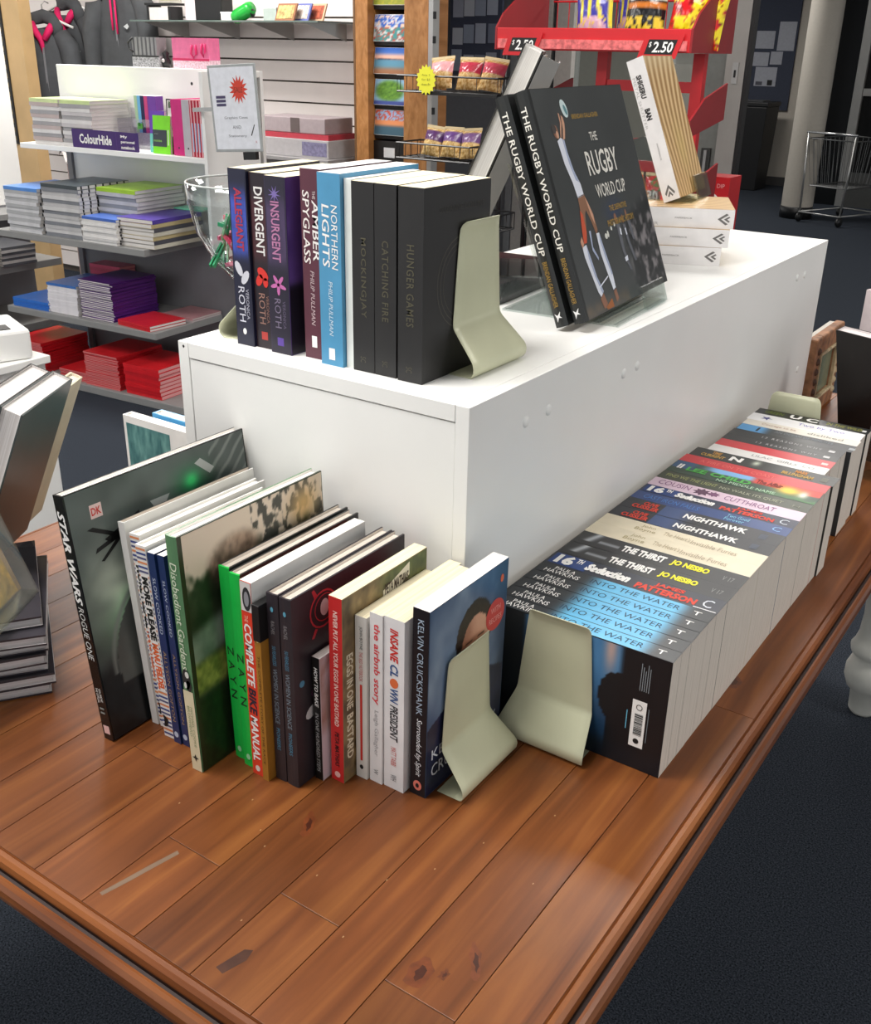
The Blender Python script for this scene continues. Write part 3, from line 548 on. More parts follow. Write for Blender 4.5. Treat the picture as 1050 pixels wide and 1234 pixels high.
# ================================================================== LONG ROW (spines up, pages to the right)
RR = 'paperbacks standing spine-up along the plinth'
def rb(name, label, y0, y1, spine, xr=-.314, H=.23, D=.153, **k):
    W = y1-y0-.0002
    t = book(name, label, axes((xr+random.uniform(-.0003, .0003), y0+.0001, T+D+.0002), Y3, -Z3, -X3), W, D, H, spine, group=RR, **k); t['dims'] = (W, D, H); return t
def SP(t, s, a0, a1, b0, b1, m, **k):   # lettering along the spine: a = distance from the head, b = fraction of the width
    W = t['dims'][0]; return L(t, 'down', s, a0, a1, W*b0, W*b1, m, **k)
def SR(t, a0, a1, b0, b1, m, **k): W = t['dims'][0]; return PT(t, 'down', rect(a0, a1, W*b0, W*b1), m, **k)
ys = [.924, .949, .975, 1.001, 1.027, 1.053]
pos = ['nearest', 'second', 'third', 'fourth', 'fifth']
def f_water(u, v):   # u along the spine, v across
    c = mixc(hexa('12181d'), hexa('5cb4dd'), sm(u, .27, .40)*sm(.86-u, -.05, .06)); st = vn(u*.6, v*2, 12, 7)
    return mixc(c, hexa('3f93c4'), (st-.4)*.8*sm(u, .3, .4)*sm(.86-u, -.05, .06))
for i in range(5):
    t = rb('paperback', ['nearest sky-blue banded paperback of the five, its back cover and barcode facing out', 'second from the near end of the five sky-blue banded paperbacks', 'middle one of the five sky-blue banded paperbacks', 'fourth from the near end of the five sky-blue banded paperbacks', 'farthest of the five sky-blue banded paperbacks'][i], ys[i], ys[i+1], cov('#14191e'), pg=M_PGG)
    PI(t, 'down', .001, .229, .0005, t['dims'][0]-.0005, 60, 6, f_water)
    SP(t, 'PAULA', .022, .050, .55, .86, WH); SP(t, 'HAWKINS', .012, .060, .14, .50, WH); SP(t, 'INTO THE WATER', .074, .190, .30, .72, ink('#173a52')); SP(t, 'T', .206, .216, .35, .70, WH)
    if i == 0:
        def f_back(u, v):
            s_ = vn(u*2, v*.3, 10, 3); c = mixc(hexa('16324c'), hexa('3f78a8'), sm(v, .1, .9)); c = mixc(c, hexa('c9a79a'), np.exp(-((u-.69)**2/.0012+(v-.95)**2/.04))*.9)
            c = mixc(c, hexa('7fb0d8'), (s_-.4)*.6*sm(v, .3, .7)); c = mixc(c, hexa('0e1318'), sm(.24-u, 0, .05)); x = (np.hypot((u-.74)/.10, (v-.55)/.22) < 1) | ((u > .70) & (v < .5-.3*(.8-u))); c = np.where(x[..., None], hexa('11161b'), c)
            c = mixc(c, hexa('0e1318'), sm(u, .73, .77)); c = mixc(c, hexa('101820'), sm(.22-v, 0, .15)*.8); return c
        # the book lies on its long side: picture axes run along the length and up
        fr = (Vector((0, t['dims'][1], t['dims'][2])), -Z3, -Y3, -X3)
        paint(t, fr, .001, .229, .001, .152, 90, 60, f_back, name='back_picture')
        patch(t, fr, rect(.190, .207, .030, .092), ink('#f2f0ec'), 'barcode_label', .0005)
        bars = []; q = .046
        while q < .074: wv = random.choice([.0005, .0009, .0014]); bars.append(rect(.194, .204, q, q+wv)); q += wv+random.choice([.0006, .001])
        patch(t, fr, bars, BK, 'barcode', .0008); patch(t, fr, [ell(.1985, .038, .0035, .0035)], BK, 'publisher_badge', .0008); patch(t, fr, ring(.1985, .083, .003, .0008, 12), BK, 'seal_mark', .0008)
        for q in range(5): patch(t, fr, rect(.196+q*.0026, .1968+q*.0026, .105, .140-.004*(q % 3)), ink('#8f979c'), 'small_print', .0005)
        patch(t, fr, rect(.2095, .2103, .04, .085), ink('#7a848a'), 'small_print', .0005); patch(t, fr, rect(.184, .185, .05, .075), ink('#6fc0e0'), 'web_line', .0005)
def sed(y0, y1, lab, base):
    t = rb('paperback', lab, y0, y1, cov(base), pg=M_PGG)
    SR(t, .004, .055, .08, .92, ink('#23407c')); SP(t, '16', .010, .034, .15, .88, WH, off=.06, eps=.0006); SP(t, 'TH', .036, .045, .5, .85, WH, off=.04, eps=.0006)
    SP(t, 'Seduction', .052, .112, .22, .80, WH, off=.07, shear=.2, eps=.0006); SP(t, 'JAMES', .142, .180, .56, .88, ink('#d8402a'), off=.04); SP(t, 'PATTERSON', .122, .200, .12, .54, ink('#d8402a'), off=.05); SP(t, 'C', .207, .219, .2, .75, ink('#d6dbe2')); return t
t = sed(1.053, 1.089, 'dark blue-black thriller with a bold white numeral between the sky-blue and the yellow-lettered books', '#1a2030')
SR(t, .20, .228, .02, .07, ink('#e4e4e4'))
for y0, y1, lab in ((1.089, 1.127, 'black thriller with white and yellow capitals, nearer copy of the two'), (1.127, 1.167, 'black thriller with white and yellow capitals, farther copy of the two')):
    t = rb('paperback', lab, y0, y1, cov('#222325'), pg=M_PGG); W = t['dims'][0]
    PI(t, 'down', .002, .062, .001, W-.001, 30, 12, lambda u, v: mixc(hexa('1c1d20'), hexa('aeb3b8'), np.clip(np.exp(-((u-.2-.2*v)**2/.01))*(v > .3)+np.exp(-((v-.45)**2/.01))*(u > .5)*.8, 0, 1)))
    SP(t, 'THE THIRST', .066, .126, .27, .74, WH, off=.05); SP(t, 'JO NESBO', .134, .184, .27, .74, ink('#f3ea1e'), off=.05); SP(t, 'V', .203, .207, .3, .6, ink('#8f8f8f')); SP(t, '17', .211, .217, .3, .6, ink('#8f8f8f'))
for y0, y1, lab in ((1.167, 1.204, 'thick cream paperback, nearer copy of the two'), (1.204, 1.239, 'thick cream paperback, farther copy of the two')):
    t = rb('paperback', lab, y0, y1, cov('#e5dabf'), pg=M_PGG)
    SP(t, 'John', .058, .078, .52, .82, ink('#b3a67c')); SP(t, 'Boyne', .052, .082, .15, .5, ink('#b3a67c')); SP(t, "The Heart's", .092, .130, .35, .7, ink('#b9a98a')); SP(t, 'Invisible Furies', .132, .195, .25, .6, ink('#b3a489'))
for y0, y1, lab in ((1.239, 1.275, 'black and blue adventure paperback with white title capitals, nearer copy of the two'), (1.275, 1.313, 'black and blue adventure paperback with white title capitals, farther copy of the two')):
    t = rb('paperback', lab, y0, y1, cov('#1a1d24'), pg=M_PGG); W = t['dims'][0]
    PI(t, 'down', .058, .115, .0008, W-.0008, 24, 8, lambda u, v: mixc(hexa('2c4677'), hexa('1a1d24'), sm(u, .4, 1)))
    SP(t, 'CLIVE', .028, .050, .54, .86, ink('#d8402a'), off=.04); SP(t, 'CUSSLER', .016, .056, .14, .50, ink('#d8402a'), off=.04); SP(t, 'NIGHTHAWK', .092, .182, .30, .74, WH, off=.04); SR(t, .200, .210, .25, .7, ink('#4f5562'))
t = rb('paperback', 'royal blue paperback with pale title between the adventure pair and the numeral thriller', 1.313, 1.343, cov('#1f3f7a'), pg=M_PGG)
SP(t, 'CAST IRON FALLS', .016, .100, .25, .72, ink('#4f7fc0')); SP(t, 'Two Good', .140, .172, .5, .85, ink('#8fd0e6')); SP(t, 'Forever', .140, .168, .12, .45, ink('#8fd0e6')); SP(t, 'C', .206, .218, .25, .75, ink('#9fc4e8'))
sed(1.343, 1.374, 'dark thriller with a bold white numeral between the royal blue and the pale pink books', '#1c2440')
t = rb('paperback', 'pale pink paperback with plum capitals and a dark flower', 1.374, 1.408, cov('#e0c6d6'), pg=M_PGG); W = t['dims'][0]
SP(t, 'COUSIN', .012, .062, .3, .8, ink('#8a5a86')); SP(t, 'CUTTHROAT', .115, .190, .28, .75, ink('#8a5a86')); PT(t, 'down', [star(.080, W*.5, W*.42, W*.25, 8)], ink('#5a3350'), name='printed_flower'); PT(t, 'down', [star(.098, W*.55, W*.3, W*.18, 8)], ink('#7a4a70'), name='printed_flower')
t = rb('paperback', 'dark olive paperback with thin pale green capitals', 1.408, 1.443, cov('#333a26'), pg=M_PGG)
SP(t, 'FIND WE THE LIGHT', .010, .090, .35, .7, ink('#a9b070')); SP(t, 'NO WALK ITS QUIET', .095, .19, .3, .62, ink('#b0b39a')); SP(t, 'H', .205, .215, .3, .55, ink('#8c8f80'))
t = rb('paperback', 'very thick paperback with blue sky, green letters and red sunset on its spine', 1.443, 1.497, cov('#2b4a3a'), pg=M_PGG); W = t['dims'][0]
def f_lee(u, v):
    n = vn(u*3, v, 6, 4); c = mixc(hexa('1f3d2c'), hexa('7fb6e8'), sm(v-.2*n, .5, .6)*sm(u, .15, .3)*sm(.62-u, 0, .06)); c = mixc(c, hexa('24527a'), sm(.2-u, 0, .1)*(v > .4))
    c = mixc(c, hexa('d8301c'), sm(u, .52, .58)*sm(v-.1*n, .45, .55)); c = mixc(c, hexa('f0c81e'), np.exp(-((u-.80)**2/.006+(v-.6)**2/.1))*1.2); c = mixc(c, hexa('f2efe0'), np.exp(-((u-.9)**2/.001+(v-.5)**2/.08))); c = mixc(c, hexa('3d7a3a'), sm(.35-v, 0, .2)*sm(u, .55, .7)*n*1.4); return c
PI(t, 'down', .001, .229, .001, W-.001, 80, 16, f_lee)
SP(t, 'II', .010, .018, .35, .72, WH, off=.04, eps=.0006); SP(t, 'LEE CHILD', .026, .128, .30, .62, ink('#4fae4a'), off=.04, eps=.0006); SP(t, 'NO MIDDLE NAME', .08, .17, .06, .24, ink('#bfe0c0'), eps=.0006); SP(t, 'The Affair', .132, .172, .60, .90, ink('#7a1a10'), off=.03, eps=.0006)
t = rb('paperback', 'scarlet paperback with faint orange lettering between the sunset and the black collage books', 1.497, 1.531, cov('#d22f36'), pg=M_PGG)
SP(t, 'A FIRE ON THE COAST', .03, .15, .3, .65, ink('#e97a70'))
t = rb('paperback', 'black crime paperback with orange name and white letter N on its spine', 1.531, 1.572, cov('#20231f'), pg=M_PGG, xr=-.311); W = t['dims'][0]
SP(t, 'TIME', .030, .045, .55, .86, ink('#c9964a'), off=.04); SP(t, 'CURRENT', .016, .055, .2, .5, ink('#c9a04a'), off=.03); SP(t, 'N', .062, .082, .28, .78, WH, off=.05); PI(t, 'down', .09, .118, .001, W-.001, 10, 8, lambda u, v: mixc(hexa('20231f'), hexa('cfd8c4'), np.exp(-((u-.5)**2/.05+(v-.6)**2/.08))))
SP(t, 'MARK', .165, .185, .55, .86, ink('#d28a3a'), off=.04); SP(t, 'BILLINGHAM', .148, .196, .18, .5, ink('#c9a04a'), off=.03); SR(t, .207, .217, .25, .7, ink('#77786f'))
SH = dict(H=.19)
t = rb('paperback', 'white paperback with thin grey capitals in front of the second scarlet book', 1.572, 1.604, cov('#eceae6'), pg=M_PGG, xr=-.335, **SH); SP(t, 'LILAC  GIRLS  CO', .07, .17, .35, .65, ink('#9a9a98'))
t = rb('paperback', 'scarlet paperback farther along, between a white book and two black ones', 1.604, 1.638, cov('#cf3238'), pg=M_PGG, xr=-.335, **SH); SR(t, .172, .182, .3, .6, ink('#f0d8d4'))
for y0, y1, lab in ((1.638, 1.668, 'black paperback with spaced white capitals, nearer copy of the two'), (1.668, 1.700, 'black paperback with spaced white capitals, farther copy of the two')):
    t = rb('paperback', lab, y0, y1, cov('#202122'), pg=M_PGG, xr=-.335, **SH); SP(t, '13 REASONS WHY', .055, .155, .35, .62, ink('#c9c9c9'), space=1.5); SR(t, .166, .176, .35, .65, ink('#dcdcdc'))
t = rb('paperback', 'dark paperback with a bright blue patch at one end of its spine', 1.700, 1.735, cov('#2a2d30'), pg=M_PGG, xr=-.327, H=.196); W = t['dims'][0]
PI(t, 'down', .001, .06, .001, W-.001, 20, 6, lambda u, v: mixc(hexa('4f9ad2'), hexa('2a2d30'), sm(u, .6, 1))); SP(t, 'AN OCEAN OF MINUTES', .062, .16, .5, .8, ink('#7f8890')); SP(t, '1', .032, .036, .2, .8, ink('#12222f')); SR(t, .188, .198, .3, .6, ink('#a9adb0'))
t = rb('paperback', 'off-white paperback with faint brown lettering near the far end', 1.735, 1.765, cov('#e6dfd2'), pg=M_PGG, xr=-.327, H=.196); SP(t, 'Courage to be', .03, .09, .3, .7, ink('#b08a70')); SP(t, 'disliked', .11, .17, .35, .7, ink('#9a9a90'))
t = rb('paperback', 'bright white paperback with violet script near the far end', 1.765, 1.806, cov('#f2f1f2'), pg=M_PGG, xr=-.330, H=.196); W = t['dims'][0]
SP(t, 'Two by Two', .085, .165, .35, .75, ink('#8f88c8')); PT(t, 'down', [star(.030, W*.5, .011, .004, 5)], ink('#4f4f8a'), name='printed_shape')
t = rb('paperback', 'black paperback with olive lettering touching the far bookend', 1.806, 1.838, cov('#1c1e1f'), pg=M_PGG, xr=-.327, H=.198); SP(t, 'GREEN', .015, .048, .3, .75, ink('#7f8f3a')); SP(t, 'U C', .06, .11, .2, .85, WH, off=.04); SP(t, 'IN THE WILD', .125, .185, .3, .75, ink('#a3a44a')); SR(t, .186, .193, .3, .6, ink('#cfcfcf'))
# ================================================================== TOP ROW (on the plinth)
TR_ = 'novels in the top row'
def tk(label, x, W, D, H, spine, y=.922, **k):
    t = book('novel', label, stand(x, y, B, 0, W), W, D, H, spine, group=TR_, **k); t['dims'] = (W, D, H); return t
def flower(t, a, col, n=5, m2=None):
    W = t['dims'][0]
    PT(t, 'down', [ell(a+.006*math.cos(k*1.25), W*.5+.006*math.sin(k*1.25), .007, .0025, 10, k*1.25) for k in range(n)], ink(col), name='emblem', eps=.0006)
def glow(c0, c1): return lambda u, v: mixc(hexa(c0), hexa(c1), sm(u, .05, .2)*sm(.53-u, 0, .1)*(.5+.7*vn(u*2, v, 8, 3)))
t = tk('dark blue novel with red letters and a pale winged emblem, first in the top row', -.9325, .029, .135, .214, cov('#1b1c33'), pg=M_PGY)
PI(t, 'down', .001, .212, .002, .027, 60, 10, glow('1b1c33', '3f55b8')); L(t, 'down', 'ALLEGIANT', .022, .096, .009, .021, ink('#a8324a'), off=.03, eps=.0006); PT(t, 'down', [ell(.118, .010, .010, .005, 12, .5), ell(.128, .020, .010, .005, 12, -.6)], ink('#cfd0d8'), name='emblem', eps=.0006)
L(t, 'down', 'VERONICA', .142, .180, .0195, .0245, ink('#b9b9c6'), eps=.0006); L(t, 'down', 'ROTH', .140, .184, .007, .0175, ink('#d3d3de'), eps=.0006); PT(t, 'down', ell(.196, .014, .004, .003), WH, name='publisher_badge')
t = tk('dark maroon novel with white capitals and a red bird emblem, second in the top row', -.9025, .029, .135, .211, cov('#2a1a1f'), y=.926, pg=M_PGY)
PI(t, 'down', .001, .210, .002, .027, 60, 10, glow('221820', '4a2228')); L(t, 'down', 'DIVERGENT', .016, .096, .0075, .0215, ink('#e6e3e0'), off=.02, eps=.0006); PT(t, 'down', [ell(.118, .016, .010, .006, 12, .9), ell(.126, .010, .008, .005, 12, -.5), ell(.128, .020, .006, .004)], ink('#d8342c'), name='emblem', eps=.0006)
L(t, 'down', 'VERONICA', .144, .178, .0195, .0240, ink('#8f6a5e'), eps=.0006); L(t, 'down', 'ROTH', .142, .180, .0075, .0175, ink('#9a7468'), eps=.0006); PT(t, 'down', rect(.190, .200, .009, .019), ink('#b03a34'), name='publisher_badge')
t = tk('dark purple novel with pink capitals and a pink flower emblem, third in the top row', -.8725, .033, .135, .210, cov('#2a2238'), front=cov('#55357a'), y=.920, pg=M_PGY)
PI(t, 'down', .001, .209, .002, .031, 60, 10, glow('241f30', '4b3b5e')); L(t, 'down', 'INSURGENT', .028, .098, .009, .0225, ink('#b77aa0'), off=.02, eps=.0006); flower(t, .125, '#c46aa8')
PT(t, 'down', star(.020, .016, .010, .003, 9), ink('#7a6aa8'), name='emblem', eps=.0006)
L(t, 'down', 'VERONICA', .144, .178, .022, .0265, ink('#6a5f78'), eps=.0006); L(t, 'down', 'ROTH', .142, .178, .009, .019, ink('#7c7188'), eps=.0006); PT(t, 'down', rect(.190, .200, .011, .021), ink('#5a3f98'), name='publisher_badge')
PI(t, 'front', .001, .134, .001, .209, 20, 40, lambda u, v: mixc(hexa('1f1a26'), mixc(hexa('4f3272'), hexa('7d5aa5'), vn(u, v, 8, 3)), sm(v, .38, .44)))
t = tk('maroon novel with large white slanted serif title, left of the light blue one', -.8245, .0300, .136, .221, cov('#5a2c3a'), y=.929, pg=M_PGW)
L(t, 'down', 'THE', .024, .033, .018, .022, ink('#e8dcd8')); L(t, 'down', 'AMBER', .034, .103, .0170, .0270, ink('#f2ece6'), off=.01, shear=.1); L(t, 'down', 'SPYGLASS', .024, .107, .0030, .0130, ink('#f2ece6'), off=.01, shear=.1); L(t, 'down', 'PHILIP PULLMAN', .115, .180, .0115, .0175, ink('#cdb8ba'), shear=.2); PT(t, 'down', rect(.193, .207, .011, .019), WH, name='publisher_badge')
t = tk('light blue novel with white serif title next to the maroon one', -.7905, .0330, .150, .220, cov('#4d93bb'), y=.919, pg=M_PGW)
L(t, 'down', 'NORTHERN', .034, .106, .0195, .0285, WH, shear=.1); L(t, 'down', 'LIGHTS', .034, .104, .0060, .0165, WH, off=.01, shear=.1); L(t, 'down', 'PHILIP PULLMAN', .120, .184, .0135, .0195, ink('#cfe2ec'), shear=.2); PT(t, 'down', rect(.199, .213, .012, .021), WH, name='publisher_badge')
t = tk('slim white-spined novel squeezed between the light blue and the black novels', -.7565, .0115, .130, .215, cov('#e8ebe6'), y=.925, pg=M_PGW)
BG = ink('#54503f')
for nm, x, W, D, lab, y in (('MOCKINGJAY', -.7440, .0310, .137, 'black novel with faint bronze title, left one of the three at the end', .922), ('CATCHING FIRE', -.7120, .0300, .136, 'black novel with faint bronze title, middle one of the three at the end', .922), ('HUNGER GAMES', -.6780, .0335, .134, 'black novel with faint bronze title against the stickered bookend', .920)):
    t = tk(lab, x, W, D, .214, cov('#232222', .5), y=y, pg=M_PGY)
    L(t, 'down', nm, .060, .150, W*.35, W*.65, BG, off=.01, space=1.15); L(t, 'down', 'SC', .196, .203, W*.35, W*.6, BG)
    if nm[0] == 'H':
        PT(t, 'front', ring(.080, .105, .052, .0012, 30)+ring(.080, .105, .046, .0012, 30)+ring(.080, .105, .040, .0008, 30), ink('#4a4740'), name='drawn_ring'); L(t, 'front', 'SUZANNE COLLINS', .03, .12, .185, .192, ink('#3a3834'))
# ================================================================== RUGBY BOOKS ON A CLEAR STAND
def leanm(corner, rz, deg, W):
    """matrix with the front-bottom spine corner (x=W,y=0,z=0) at corner"""
    m = Matrix.Rotation(R(rz), 4, 'Z') @ Matrix.Rotation(R(deg), 4, 'Y')
    return Matrix.Translation(Vector(corner) - m @ Vector((W, 0, 0))) @ m
rug_m = leanm((-.602, 1.244, T+.4165), 3.9, -20.7, .0185)
def rug(lab, m, pic):
    t = book('photo_book', lab, m, .0185, .325, .305, cov('#232525', .35), pg=M_PGG, hard=True, bulge=.003, group='large sports photo books on the clear stand'); t['dims'] = (.0185, .325, .305)
    L(t, 'down', 'THE RUGBY WORLD CUP', .020, .208, .0050, .0135, ink('#e9e6de'), off=.01, eps=.0034); L(t, 'down', 'BRENDAN GALLAGHER', .216, .278, .0060, .0125, ink('#a8863a'), eps=.0034)
    PT(t, 'down', [[(.286, .004), (.289, .008), (.284, .013), (.290, .011), (.293, .014), (.292, .009), (.298, .006), (.292, .006)]], ink('#e6e6e6'), name='publisher_badge', eps=.0034)
    if pic:
        F = frame('front', .0185, .325, .305)
        def f_r(u, v):
            c = mixc(hexa('363939'), hexa('444747'), vn(u, v, 5, 2)); n = vn(u, v, 26, 6); lo = sm(.42-v+.3*(u-.7), 0, .1)*sm(u, .55, .7)
            c = mixc(c, mixc(hexa('1c1e20'), hexa('8a8486'), sm(n, .45, .75)), lo*.9); c = mixc(c, hexa('2e3c5c'), np.exp(-((u-.55)**2/.01+(v-.42)**2/.003))*.7)
            c = mixc(c, hexa('6a5a48'), sm(.08-v, 0, .06)*n*(u < .5)); return c
        paint(t, F, .008, .324, .001, .304, 90, 90, f_r)
        SK, SK2, WT, WT2, OR = ink('#c9987c'), ink('#8a5f4a'), ink('#dfe3ee'), ink('#a7b2cc'), ink('#c9512e')
        def P(polys, m, n='printed_figure', e=.0005): patch(t, F, polys, m, n, e)
        # ball, jumper's arms, head, shirt
        P(ell(.098, .277, .0095, .013, 16, .5), ink('#cfe0e0'), 'printed_ball'); P(ell(.101, .275, .004, .008, 10, .5), ink('#5f8f96'), 'printed_ball', .0007)
        P([[(.063, .238), (.068, .241), (.078, .258), (.078, .271), (.075, .272), (.074, .259)], [(.070, .236), (.078, .238), (.085, .250), (.088, .258), (.087, .266), (.082, .269), (.080, .260), (.078, .250)]], SK)
        P(ell(.054, .248, .008, .009), SK2); P(ell(.050, .252, .007, .006), ink('#3c3634'), e=.0006); P(ell(.0565, .244, .004, .005), SK, e=.0007)
        P([(.052, .236), (.064, .240), (.074, .236), (.074, .220), (.079, .196), (.090, .176), (.092, .160), (.070, .158), (.066, .180), (.056, .205)], WT); P([(.068, .238), (.074, .236), (.074, .220), (.079, .196), (.088, .178), (.078, .182), (.070, .205)], WT2, e=.0006)
        P([(.070, .160), (.092, .162), (.098, .150), (.106, .132), (.108, .110), (.100, .104), (.094, .124), (.086, .140), (.080, .136), (.074, .120), (.064, .104), (.058, .108), (.066, .134)], ink('#8c6248')); P([(.092, .158), (.098, .150), (.106, .132), (.104, .118), (.098, .130)], SK, e=.0006)
        # lifters: red sleeve, white trousers
        P([(.066, .142), (.072, .136), (.070, .112), (.062, .098), (.052, .098), (.056, .114)], OR, e=.0006); P([(.042, .102), (.050, .108), (.052, .098), (.044, .092)], SK, e=.0006)
        P([(.044, .094), (.058, .096), (.062, .076), (.066, .050), (.076, .028), (.064, .022), (.058, .030), (.050, .058), (.044, .080)], WT, e=.0006); P([(.058, .096), (.062, .076), (.066, .050), (.076, .028), (.070, .026), (.060, .052), (.055, .078)], WT2, e=.0008)
        P([(.078, .112), (.084, .112), (.078, .090), (.088, .074), (.086, .070), (.074, .086)], WT2, e=.0006)
        P([(.100, .106), (.110, .106), (.112, .090), (.116, .070), (.121, .046), (.120, .026), (.110, .024), (.104, .050), (.098, .078)], WT, e=.0006); P([(.110, .106), (.112, .090), (.116, .070), (.121, .046), (.117, .044), (.110, .070), (.106, .095)], WT2, e=.0008)
        P([(.060, .020), (.074, .026), (.080, .010), (.066, .004)], SK2, e=.0006); P([(.110, .022), (.120, .024), (.122, .010), (.112, .006)], SK2, e=.0006); P([(.072, .006), (.098, .014), (.100, .002), (.076, -.000+.002)], ink('#9a5a2a'), e=.0005)
        P([(.058, .034), (.102, .046), (.102, .044), (.058, .032)], WT, e=.001)
        P([ell(.132, .098, .005, .004), ell(.140, .100, .003, .005), ell(.156, .106, .003, .003), ell(.170, .110, .003, .003)], ink('#d9d9d0'), 'stadium_light'); 
        P([ell(.180, .118, .005, .007), ell(.205, .114, .004, .006), ell(.222, .120, .003, .006)], SK2); P([[(.176, .110), (.190, .108), (.186, .070), (.196, .040), (.188, .040), (.176, .070)], [(.200, .106), (.210, .106), (.212, .080), (.222, .050), (.214, .050), (.204, .078)], [(.220, .112), (.232, .108), (.234, .080), (.226, .080)]], ink('#5d5f66'), e=.0006); P([[(.186, .104), (.190, .100), (.188, .092), (.183, .094)], [(.178, .060), (.190, .062), (.189, .055), (.179, .054)], [(.204, .100), (.208, .100), (.208, .09), (.205, .09)]], WT, e=.0008)
        for s_, u0, u1, v0, v1, mm in (('BRENDAN GALLAGHER', .116, .208, .262, .2685, ink('#a8863a')), ('THE', .160, .186, .2300, .2420, ink('#dedbd2')), ('RUGBY', .128, .240, .1830, .2170, ink('#e6e3da')), ('WORLD CUP', .136, .246, .1510, .1700, ink('#dedbd2')), ('THE DEFINITIVE', .166, .232, .1290, .1370, ink('#a8863a')), ('PHOTOGRAPHIC HISTORY', .148, .250, .1090, .1180, ink('#a8863a'))):
            lettering(t, F, s_, u0, u1, v0, v1, mm, eps=.0008, off=.012)
    return t
rug('large black sports photo book facing forward on the clear stand, lineout player on its cover', rug_m, True)
rug('large black sports photo book tucked behind its twin on the clear stand', rug_m @ Matrix.Translation((-.0245, -.006, .002)), False)
# clear stand: base, lip, back rest
st = thing('book_stand', 'clear acrylic easel stand holding the two black sports photo books', 'book stand', mtx=leanm((-.602, 1.300, T+.4035), 3.9, 0, 0))
mb = MB(); q = math.tan(R(20.7))
mb.box(-.16, .020, 0, .20, -.003, -.0003).obj('base_sheet', M_ACRYL, st)
MB().prism([(.018, -.0003), (.0215, -.0003), (.0105, .032), (.007, .032)], .11, .20, mtx=Matrix(((1, 0, 0, 0), (0, 0, 1, 0), (0, 1, 0, 0), (0, 0, 0, 1)))).obj('front_lip', clear('acrylic_edge', (.88, .94, .92), .03, 1.45, .6), st)
MB().prism([(-.085, 0), (-.081, 0), (-.158, .20), (-.162, .20)], .0, .20, mtx=Matrix(((1, 0, 0, 0), (0, 0, 1, 0), (0, 1, 0, 0), (0, 0, 0, 1)))).obj('back_rest', M_ACRYL, st)
# ================================================================== WHITE NOVELS STACK + UPRIGHT ONE
def f_gold(u, v):
    st_ = .5+.5*np.sin((u*6.5/(.55+.6*v)+1.5*np.sin(v*2.2))*6.3); c = mixc(hexa('a97f4c'), hexa('ecd0a0'), st_); c = mixc(c, hexa('f2e2bc'), sm(v, .85, 1)*.4); return mixc(c, hexa('d9c07a'), np.exp(-((u-.5)**2/.03+(v-.35)**2/.03))*.5)
def novel(lab, m, W):
    t = book('thick_paperback', lab, m, W, .176, .25, cov('#efeceb', .4), front=cov('#c79a63'), back=cov('#c79a63'), pg=M_PGY, group='thick white-spined novels with a pleated gold cover'); t['dims'] = (W, .176, .25)
    L(t, 'down', 'SHIGERU', .028, .068, W*.30, W*.62, ink('#4a4846'), off=.05); L(t, 'down', 'BAN', .086, .106, W*.30, W*.62, ink('#2f2e2d'), off=.06); L(t, 'down', 'METAL SHUTTER', .030, .120, W*.08, W*.24, ink('#c2bfbd')); L(t, 'down', 'PAPERBACK', .148, .178, W*.45, W*.54, ink('#8f8b88'))
    PT(t, 'down', [[(.2215, W*.50), (.236, W*.20), (.240, W*.26), (.2275, W*.50)], [(.2215, W*.50), (.2275, W*.50), (.240, W*.74), (.236, W*.80)], [(.2325, W*.50), (.241, W*.34), (.243, W*.40), (.238, W*.50), (.243, W*.60), (.241, W*.66)]], ink('#6f6c6a'), name='publisher_badge')
    PI(t, 'front', .001, .175, .001, .249, 50, 60, f_gold)
    return t
for q, (x, y, z0, W, lab) in enumerate([(-.632, 1.824, 0, .0320, 'white-spined thick novel at the bottom of the stack of three'), (-.622, 1.828, .0325, .0310, 'white-spined thick novel in the middle of the stack of three'), (-.620, 1.836, .0640, .0330, 'white-spined thick novel on top of the stack of three')]):
    Rr = Matrix.Rotation(R([25, 23, 24][q]), 3, 'Z'); novel(lab, axes((x, y, B+z0+.0002), Z3, Rr @ Y3, Rr @ -X3), W)
novel('white-spined thick novel propped upright on top of the stack, showing its pleated gold cover', leanm((-.7230, 1.834, B+.1095), 6.4, -22.0, .031), .031)
st2 = thing('book_stand', 'small clear acrylic stand under the upright gold-covered novel', 'book stand', mtx=leanm((-.7230, 1.834, B+.0995), 6.4, 0, 0))
MB().box(-.12, .014, .03, .15, -.0018, .0003).obj('base_sheet', M_ACRYL, st2)
MB().prism([(.010, 0), (.014, 0), (-.001, .040), (-.005, .040)], .085, .17, mtx=Matrix(((1, 0, 0, 0), (0, 0, 1, 0), (0, 1, 0, 0), (0, 0, 0, 1)))).obj('front_lip', clear('acrylic_fog', (.72, .72, .62), .2, 1.5, .5), st2)
MB().prism([(-.075, 0), (-.072, 0), (-.115, .10), (-.118, .10)], .04, .14, mtx=Matrix(((1, 0, 0, 0), (0, 0, 1, 0), (0, 1, 0, 0), (0, 0, 0, 1)))).obj('back_rest', M_ACRYL, st2)
